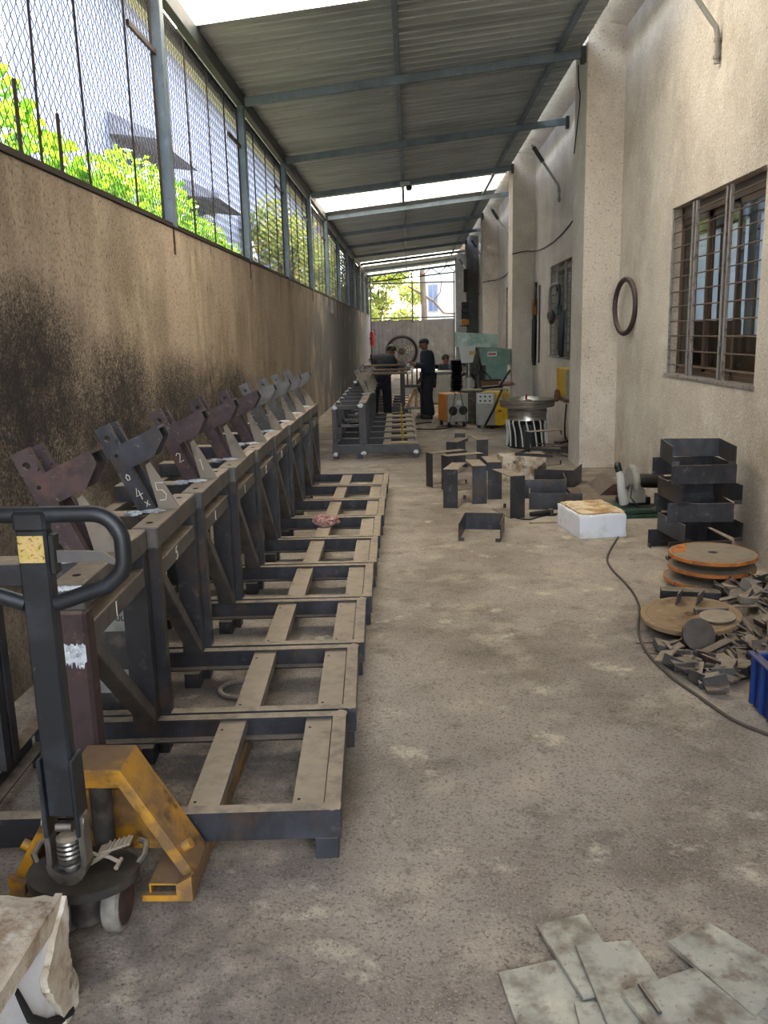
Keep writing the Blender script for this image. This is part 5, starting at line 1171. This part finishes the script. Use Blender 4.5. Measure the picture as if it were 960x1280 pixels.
ml = thing('drilling_machine', 'green radial drilling machine with belt covers and black bellows', 'machine', (1.46, 18.6, 0))
MB().extrude([(-.46, 0), (.40, -.03), (.40, .24), (-.46, .31)], (-.02, -.35, 1.45), (1, 0, 0), (0, 0, 1), (0, 1, 0), .55).build('belt_cover', 'green_pale', ml)
MB().extrude([(-.05, 0), (.55, .0), (.55, .32), (.25, .36), (-.12, .36)], (.1, -.40, 1.06), (1, 0, 0), (0, 0, 1), (0, 1, 0), .5).build('gear_head', 'green_machine', ml)
MB().extrude([(.05, 0), (.5, .0), (.5, .32), (.05, .32)], (.08, -.36, .76), (1, 0, 0), (0, 0, 1), (0, 1, 0), .42).build('feed_box', 'green_machine', ml)
MB().extrude([(0, 0), (.24, 0), (.30, .34), (-.05, .34)], (-.38, -.38, 1.12), (1, 0, 0), (0, 0, 1), (0, 1, 0), .4).build('motor_cover', 'white_panel', ml)
B(-.22, -.08, -.39, -.385, 1.28, 1.36, ch=0).build('rating_plate', 'label', ml); B(.16, .36, -.41, -.401, 1.24, 1.34, ch=0).build('name_plate', 'white_panel', ml); B(.18, .34, -.413, -.41, 1.27, 1.31, ch=0).build('name_stripe', 'red', ml)
MB().cyl((.12, .05, .2), (.12, .05, 1.5), .11, 20).build('column', 'cast', ml)
bl_ = [];
for i in range(14): bl_ += [(.10, .50 + i * .05), (.155, .525 + i * .05)]
MB().lathe([(.0, .5)] + bl_ + [(.0, 1.2)], (-.48, -.2, 0), 16).build('bellows', 'black', ml)
MB().cyl((-.22, -.25, .62), (-.22, -.25, 1.12), .045, 12).build('spindle', 'chrome', ml); MB().cyl((-.22, -.25, .56), (-.22, -.25, .80), .07, 12).build('chuck', 'white_panel', ml)
for i in range(5): MB().tube([(-.05 + i * .03, -.38, .95), (-.12 + i * .09, -.45, .78 + .1 * (i % 2))], .014, 6).build('feed_lever', 'black', ml)
B(-.55, .3, -.3, .25, .44, .52, ch=.01).build('work_table', 'cast', ml); B(-.4, .55, -.25, .35, .0, .22, ch=.02).build('machine_base', 'green_dark', ml); B(-.2, .2, -.2, .2, .22, .44, ch=.02).build('knee', 'green_dark', ml)
B(-.05, .02, -.2, -.12, .5, 1.1, ch=.01).build('guide_bar', 'cast', ml); B(.05, .5, -.3, .1, .3, .74, ch=.01).build('tray', 'wood', ml)
tag(MB().blob((0, 0, .07), (.18, .08, .06), 9).build('red_cloth', 'rag', loc=(1.95, 17.6, .64)), 'pinkish cloth bundle lying below the green machine', 'cloth')
for i, (z, c_) in enumerate(((0, 'orange_paint'), (.22, 'black'), (.42, 'black'), (.62, 'black'))):
    tag(B(-.14, .14, -.15, .15, 0, .19, ch=.02).build('wall_case', c_, loc=(2.0, 31.5, 2.0 + z)), ['orange', 'lowest black', 'middle black', 'top black'][i] + ' case stacked on the far wall shelf above the green machine', 'case')
tag(B(1.82, 2.15, 31.3, 31.75, 1.95, 1.99, ch=.003).build('wall_shelf', 'cast'), 'shelf on the far wall under the stacked cases', 'shelf')
tag(B(2.0, 2.15, 32.2, 32.9, 3.2, 4.0, ch=.01).build('meter_box', 'cast'), 'dark meter box on the far pilaster above the stacked cases', 'box')
# motorcycle far behind
mc = thing('motorcycle', 'parked motorcycle with blue fairing behind the standing worker', 'motorcycle', (1.05, 24.5, 0), R(20))
for x in (-.6, .6):
    MB().tube([(x + .29 * math.cos(i * 2 * math.pi / 24), 0, .31 + .29 * math.sin(i * 2 * math.pi / 24)) for i in range(24)], .045, 8, closed=True).build('tyre', 'rubber', mc)
    MB().lathe([(.04, -.05), (.04, .05)], (x, 0, .31), 12, (0, 1, 0)).build('hub', 'chrome', mc)
MB().blob((.05, 0, .78), (.28, .13, .14), 3, .1).build('fuel_tank', 'pane_blue', mc); MB().blob((.1, 0, .5), (.3, .12, .2), 7, .15).build('engine', 'cast', mc); MB().blob((-.4, 0, .82), (.35, .12, .07), 4, .1).build('seat', 'black', mc)
MB().tube([(.6, 0, .31), (.45, 0, .95), (.42, 0, 1.05)], .03, 8).build('front_fork', 'chrome', mc); MB().tube([(.30, -.36, 1.08), (.42, -.15, 1.05), (.42, .15, 1.05), (.30, .36, 1.08)], .016, 8).build('handlebar', 'chrome', mc)
MB().lathe([(.0, 0), (.08, 0), (.1, .06), (.09, .1), (.0, .11)], (.5, 0, .9), 16, (1, 0, 0)).build('headlamp', 'chrome', mc); MB().tube([(-.6, 0, .31), (-.2, 0, .4), (.1, 0, .4)], .03, 6).build('swing_arm', 'cast', mc)
gt = thing('grey_tank', 'pale grey covered box standing behind the standing worker', 'box', (.78, 21.6, 0)); B(-.42, .42, -.3, .3, .0, .78, ch=.05).build('box_body', 'grey_panel', gt); B(-.43, .43, -.31, .31, .78, .82, ch=.01).build('box_lid', 'grey_panel', gt)
# pedestal fan
fn = thing('pedestal_fan', 'large dark pedestal fan behind the two workers', 'fan', (-.22, 23.5, 0))
MB().tube([(.40 * math.cos(i * 2 * math.pi / 32), -.06, 1.28 + .40 * math.sin(i * 2 * math.pi / 32)) for i in range(32)], .04, 8, closed=True).build('guard_ring', 'black', fn)
for rr in (.12, .19, .26, .33): MB().tube([(rr * math.cos(i * 2 * math.pi / 24), -.1, 1.28 + rr * math.sin(i * 2 * math.pi / 24)) for i in range(24)], .008, 5, closed=True).build('guard_wire', 'cast', fn)
for i in range(12): a = R(30 * i); MB().cyl((0, -.11, 1.28), (.4 * math.cos(a), -.07, 1.28 + .4 * math.sin(a)), .006, 5).build('guard_spoke', 'cast', fn)
for i in range(3):
    a = R(120 * i + 20); u = V(math.cos(a), 0, math.sin(a)); w2 = V(-math.sin(a), .35, math.cos(a)).normalized(); MB().obox(V(0, -.04, 1.28) + u * .2, (u, w2, u.cross(w2)), (.15, .09, .004), .002).build('blade', 'grey_panel', fn)
MB().cyl((0, -.08, 1.28), (0, .16, 1.28), .09, 16).build('motor', 'black', fn); MB().cyl((0, .06, 0), (0, .06, 1.2), .03, 10).build('stand_pole', 'cast', fn); MB().lathe([(.0, 0), (.28, .0), (.28, .03), (.06, .06), (.0, .06)], n=24).build('stand_base', 'cast', fn)
# work fixture between the workers, fed by the standing one
fx = thing('assembly_fixture', 'dark steel assembly fixture with upright pegs between the two workers', 'fixture', (-.1, 18.4, 0))
B(-.12, -.02, -.05, .05, 0, 1.16, ch=.004).build('upright', 'primer', fx); B(-.02, .40, -.04, .10, .62, .68, ch=.004).build('shelf', 'primer', fx); B(-.05, .42, -.04, .10, 1.02, 1.06, ch=.004).build('top_plate', 'grey_steel', fx)
for i in range(4): MB().cyl((.04 + i * .1, .03, .68), (.04 + i * .1, .03, 1.02), .016, 8).build('peg', 'grille' if i % 2 else 'rust_steel', fx)
B(.30, .36, -.03, .05, 0, .62, ch=.003).build('upright', 'primer', fx)
yj = thing('yellow_jack', 'small yellow pallet truck parked between the workers', 'pallet truck', (.08, 17.9, 0)); MB().extrude([(-.2, .22), (-.13, .22), (.06, .62), (-.0, .62)], (0, 0, 0), (1, 0, 0), (0, 0, 1), (0, 1, 0), .25).build('bridge', 'yellow', yj); B(-.22, .12, -.02, .3, .2, .24, ch=.004).build('deck', 'grey_steel', yj); MB().cyl((.05, .1, .06), (.12, .1, .06), .06, 16).build('wheel', 'wheel', yj); B(.0, .06, .08, .13, .24, .62).build('mast', 'yellow', yj); B(-.2, -.14, .0, .25, .0, .2).build('skid', 'cast', yj)
ex = thing('fire_extinguisher', 'red fire extinguisher hanging at the far end of the stained wall', 'extinguisher', (XL + .14, 43.2, 1.2)); MB().lathe([(.0, 0), (.1, .01), (.11, .1), (.11, .62), (.06, .72), (.03, .74), (.0, .74)], n=16).build('cylinder', 'red', ex); MB().tube([(.0, 0, .74), (.1, 0, .8), (.15, 0, .5)], .02, 6).build('hose', 'black', ex)
B(-.16, -.06, -.03, .03, .3, .4).build('bracket', 'black', ex)
# ================================================================ people
RS = 1.22
def skin_mesh(name, joints, edges, mat, parent, root=0, sub=2):
    """continuous surface grown over a jointed skeleton: joints = [(x, y, z, rx, ry)]"""
    me = bpy.data.meshes.new(name); me.from_pydata([j[:3] for j in joints], edges, [])
    ob = bpy.data.objects.new(name, me); COL.objects.link(ob)
    sk = ob.modifiers.new('skin', 'SKIN'); sk.use_smooth_shade = True
    sv = me.skin_vertices[0].data
    for i, j in enumerate(joints):
        sv[i].radius = (j[3] * RS, (j[4] if len(j) > 4 else j[3]) * RS); sv[i].use_root = (i == root)
    sb = ob.modifiers.new('sub', 'SUBSURF'); sb.levels = sub; sb.render_levels = sub
    dg = bpy.context.evaluated_depsgraph_get(); dg.update()
    m2 = bpy.data.meshes.new_from_object(ob.evaluated_get(dg)); m2.name = name
    bpy.data.objects.remove(ob); m2.materials.clear(); m2.materials.append(M[mat])
    m2.polygons.foreach_set('use_smooth', [True] * len(m2.polygons))
    o = bpy.data.objects.new(name, m2); COL.objects.link(o)
    if parent: o.parent = parent
    return o
def chain(js, es, pts, start=None):
    prev = start
    for p in pts:
        js.append(p); i = len(js) - 1
        if prev is not None: es.append((prev, i))
        prev = i
    return prev
def fingers(js, es, wrist, d, side, curl):
    """palm and five bent fingers; d = hand direction, side = thumb side, curl = bend direction"""
    d = Vector(d).normalized(); side = Vector(side).normalized(); curl = Vector(curl).normalized(); w_ = Vector(js[wrist][:3])
    p = w_ + d * .06; pi = chain(js, es, [(*p, .03, .018)], wrist)
    for k, (off, ln) in enumerate(((.03, .07), (.01, .08), (-.01, .075), (-.03, .06))):
        a = w_ + d * .10 + side * off; b = a + d * ln * .5 + curl * .012; c = b + d * ln * .35 + curl * .03
        chain(js, es, [(*a, .009), (*b, .009), (*c, .007)], pi)
    a = w_ + d * .045 + side * .035; b = a + d * .03 + side * .025 + curl * .01; c = b + d * .03 + curl * .015
    chain(js, es, [(*a, .011), (*b, .010), (*c, .008)], pi)
def person(label, loc, rz, pose):
    t = thing('person', label, 'person', loc, rz)
    P = pose; js = []; es = []
    pel = chain(js, es, [(*P['pelvis'], .11, .13)])
    ch = chain(js, es, [(*P['waist'], .10, .13), (*P['chest'], .11, .15)], pel)
    nk = chain(js, es, [(*P['neck'], .052), (*P['head0'], .06, .06), (*P['head1'], .078, .088), (*P['head2'], .06, .07)], ch)
    h1 = Vector(P['head1']); f = Vector(P['face']).normalized(); up = (Vector(P['head2']) - Vector(P['head0'])).normalized(); up = (up - f * up.dot(f)).normalized(); sd = f.cross(up).normalized()
    hi = nk - 1
    chain(js, es, [(*(h1 + f * .098 - up * .012), .014), (*(h1 + f * .112 - up * .03), .010)], hi)
    for s in (-1, 1): chain(js, es, [(*(h1 + sd * s * .09 - f * .01 - up * .01), .012, .022)], hi)
    for s in ('L', 'R'):
        a = chain(js, es, [(*P['sho' + s], .06), (*P['elb' + s], .042), (*P['wri' + s], .026)], ch)
        d = Vector(P['wri' + s]) - Vector(P['elb' + s]); fingers(js, es, a, d, (0, 0, 1) if abs(d.normalized().z) < .8 else (1, 0, 0), (0, 0, -1) if abs(d.normalized().z) < .8 else (0, 1, 0))
        hp = chain(js, es, [(*P['hip' + s], .09), (*P['kne' + s], .06), (*P['ank' + s], .04), ], pel)
        chain(js, es, [(*(Vector(P['ank' + s]) + Vector((0, 0, -.045)) + Vector(P['toe']) * .06), .035), (*(Vector(P['ank' + s]) + Vector((0, 0, -.05)) + Vector(P['toe']) * .17), .028)], hp)
    skin_mesh('body', js, es, 'skin', t)
    # shirt
    js = []; es = []
    c0 = chain(js, es, [(*(Vector(P['pelvis']) + Vector((0, 0, -.10))), .13, .165), (*P['pelvis'], .135, .17), (*P['waist'], .13, .17), (*P['chest'], .145, .19), (*(Vector(P['chest']).lerp(Vector(P['neck']), .62)), .085, .12)])
    for s in ('L', 'R'): chain(js, es, [(*P['sho' + s], .082), (*P['elb' + s], .062), (*(Vector(P['elb' + s]).lerp(Vector(P['wri' + s]), .9)), .046)], 3)
    skin_mesh('shirt', js, es, 'navy', t)
    js = []; es = []; c0 = chain(js, es, [(*P['pelvis'], .125, .15)])
    for s in ('L', 'R'): chain(js, es, [(*P['hip' + s], .105), (*P['kne' + s], .085), (*(Vector(P['ank' + s]) + Vector((0, 0, .06))), .078), (*(Vector(P['ank' + s]) + Vector((0, 0, -.03))), .078)], 0)
    skin_mesh('trousers', js, es, 'trousers', t)
    for s in ('L', 'R'):
        a = Vector(P['ank' + s]); tv = Vector(P['toe']); js = []; es = []; chain(js, es, [(*(a - tv * .05 + Vector((0, 0, -.045))), .042), (*(a + tv * .07 + Vector((0, 0, -.05))), .045, .038), (*(a + tv * .19 + Vector((0, 0, -.057))), .036, .03)]); skin_mesh('shoe', js, es, 'shoe', t, sub=1)
    hb_ = MB(); c = h1 + up * .022 - f * .016; vs = []
    for i in range(9):
        for k in range(18):
            ph_ = 2 * math.pi * k / 18; cf = math.cos(ph_); mx_ = .42 if cf > .35 else .66 if cf < -.2 else .50
            th = math.pi * mx_ * i / 8; dr = up * math.cos(th) + (f * cf + sd * math.sin(ph_)) * math.sin(th)
            vs.append(c + dr * (.108 + .003 * math.sin(k * 5 + i * 3)))
    fs = []
    for i in range(8):
        for k in range(18): fs.append((i * 18 + k, i * 18 + (k + 1) % 18, (i + 1) * 18 + (k + 1) % 18, (i + 1) * 18 + k))
    fs.append(tuple(range(8 * 18, 9 * 18))); hb_.add(vs, fs); hb_.build('hair', 'hair', t, smooth=80)
    for s in (-1, 1):
        e = MB(); e.blob(h1 + f * .082 + sd * s * .033 + up * .012, (.011, .011, .011), 1, 0); e.build('eye', 'hair', t)
    mo = MB(); mo.blob(h1 + f * .072 - up * .062, (.02, .02, .008), 1, 0); mo.build('moustache', 'hair', t)
    return t
# standing worker: seen from his right side, facing -x, hands at the fixture
P1 = dict(pelvis=(0, 0, .88), waist=(.0, 0, 1.05), chest=(-.01, 0, 1.26), neck=(-.04, 0, 1.42), head0=(-.07, 0, 1.455), head1=(-.085, 0, 1.53), head2=(-.075, 0, 1.59), face=(-.92, 0, -.38),
          shoL=(-.02, -.19, 1.34), elbL=(-.08, -.24, 1.08), wriL=(-.30, -.12, 1.13), shoR=(-.02, .19, 1.34), elbR=(-.10, .24, 1.08), wriR=(-.32, .10, 1.13),
          hipL=(0, -.10, .82), kneL=(-.03, -.12, .46), ankL=(.03, -.12, .085), hipR=(0, .10, .82), kneR=(-.05, .12, .46), ankR=(-.06, .13, .085), toe=(-1, 0, 0))
person('worker in navy overalls standing and working with both hands at the fixture', (.37, 17.9, 0), R(6), P1)
# bent worker: back to the camera, leaning forward and to the right
P2 = dict(pelvis=(0, 0, .86), waist=(.03, .06, 1.02), chest=(.07, .22, 1.18), neck=(.16, .34, 1.30), head0=(.19, .38, 1.34), head1=(.23, .41, 1.40), head2=(.22, .40, 1.47), face=(.45, .75, -.5),
          shoL=(-.12, .24, 1.26), elbL=(-.10, .42, 1.02), wriL=(.12, .58, 1.0), shoR=(.26, .22, 1.24), elbR=(.32, .40, 1.0), wriR=(.30, .60, 1.02),
          hipL=(-.11, 0, .80), kneL=(-.14, .04, .45), ankL=(-.16, .0, .085), hipR=(.11, 0, .80), kneR=(.13, .04, .45), ankR=(.14, .0, .085), toe=(.15, 1, 0))
person('worker in dark clothes bending over the primed frames with his back turned', (-.62, 17.85, 0), 0, P2)
P3 = dict(pelvis=(0, 0, .42), waist=(-.01, 0, .58), chest=(-.04, 0, .78), neck=(-.07, 0, .93), head0=(-.10, 0, .97), head1=(-.11, 0, 1.045), head2=(-.10, 0, 1.11), face=(-.95, 0, -.25),
          shoL=(-.05, -.19, .86), elbL=(-.14, -.23, .62), wriL=(-.34, -.12, .60), shoR=(-.05, .19, .86), elbR=(-.14, .23, .62), wriR=(-.34, .12, .60),
          hipL=(-.04, -.10, .40), kneL=(-.42, -.13, .42), ankL=(-.36, -.12, .085), hipR=(-.04, .10, .40), kneR=(-.42, .13, .42), ankR=(-.38, .12, .085), toe=(-1, 0, 0))
person('third worker sitting low, half hidden behind the standing worker', (.86, 23.4, 0), R(190), P3)
tag(B(-.18, .18, -.18, .18, 0, .27, ch=.01).build('upturned_crate', 'wood', loc=(.88, 23.4, 0)), 'wooden crate used as a seat by the third worker', 'crate')
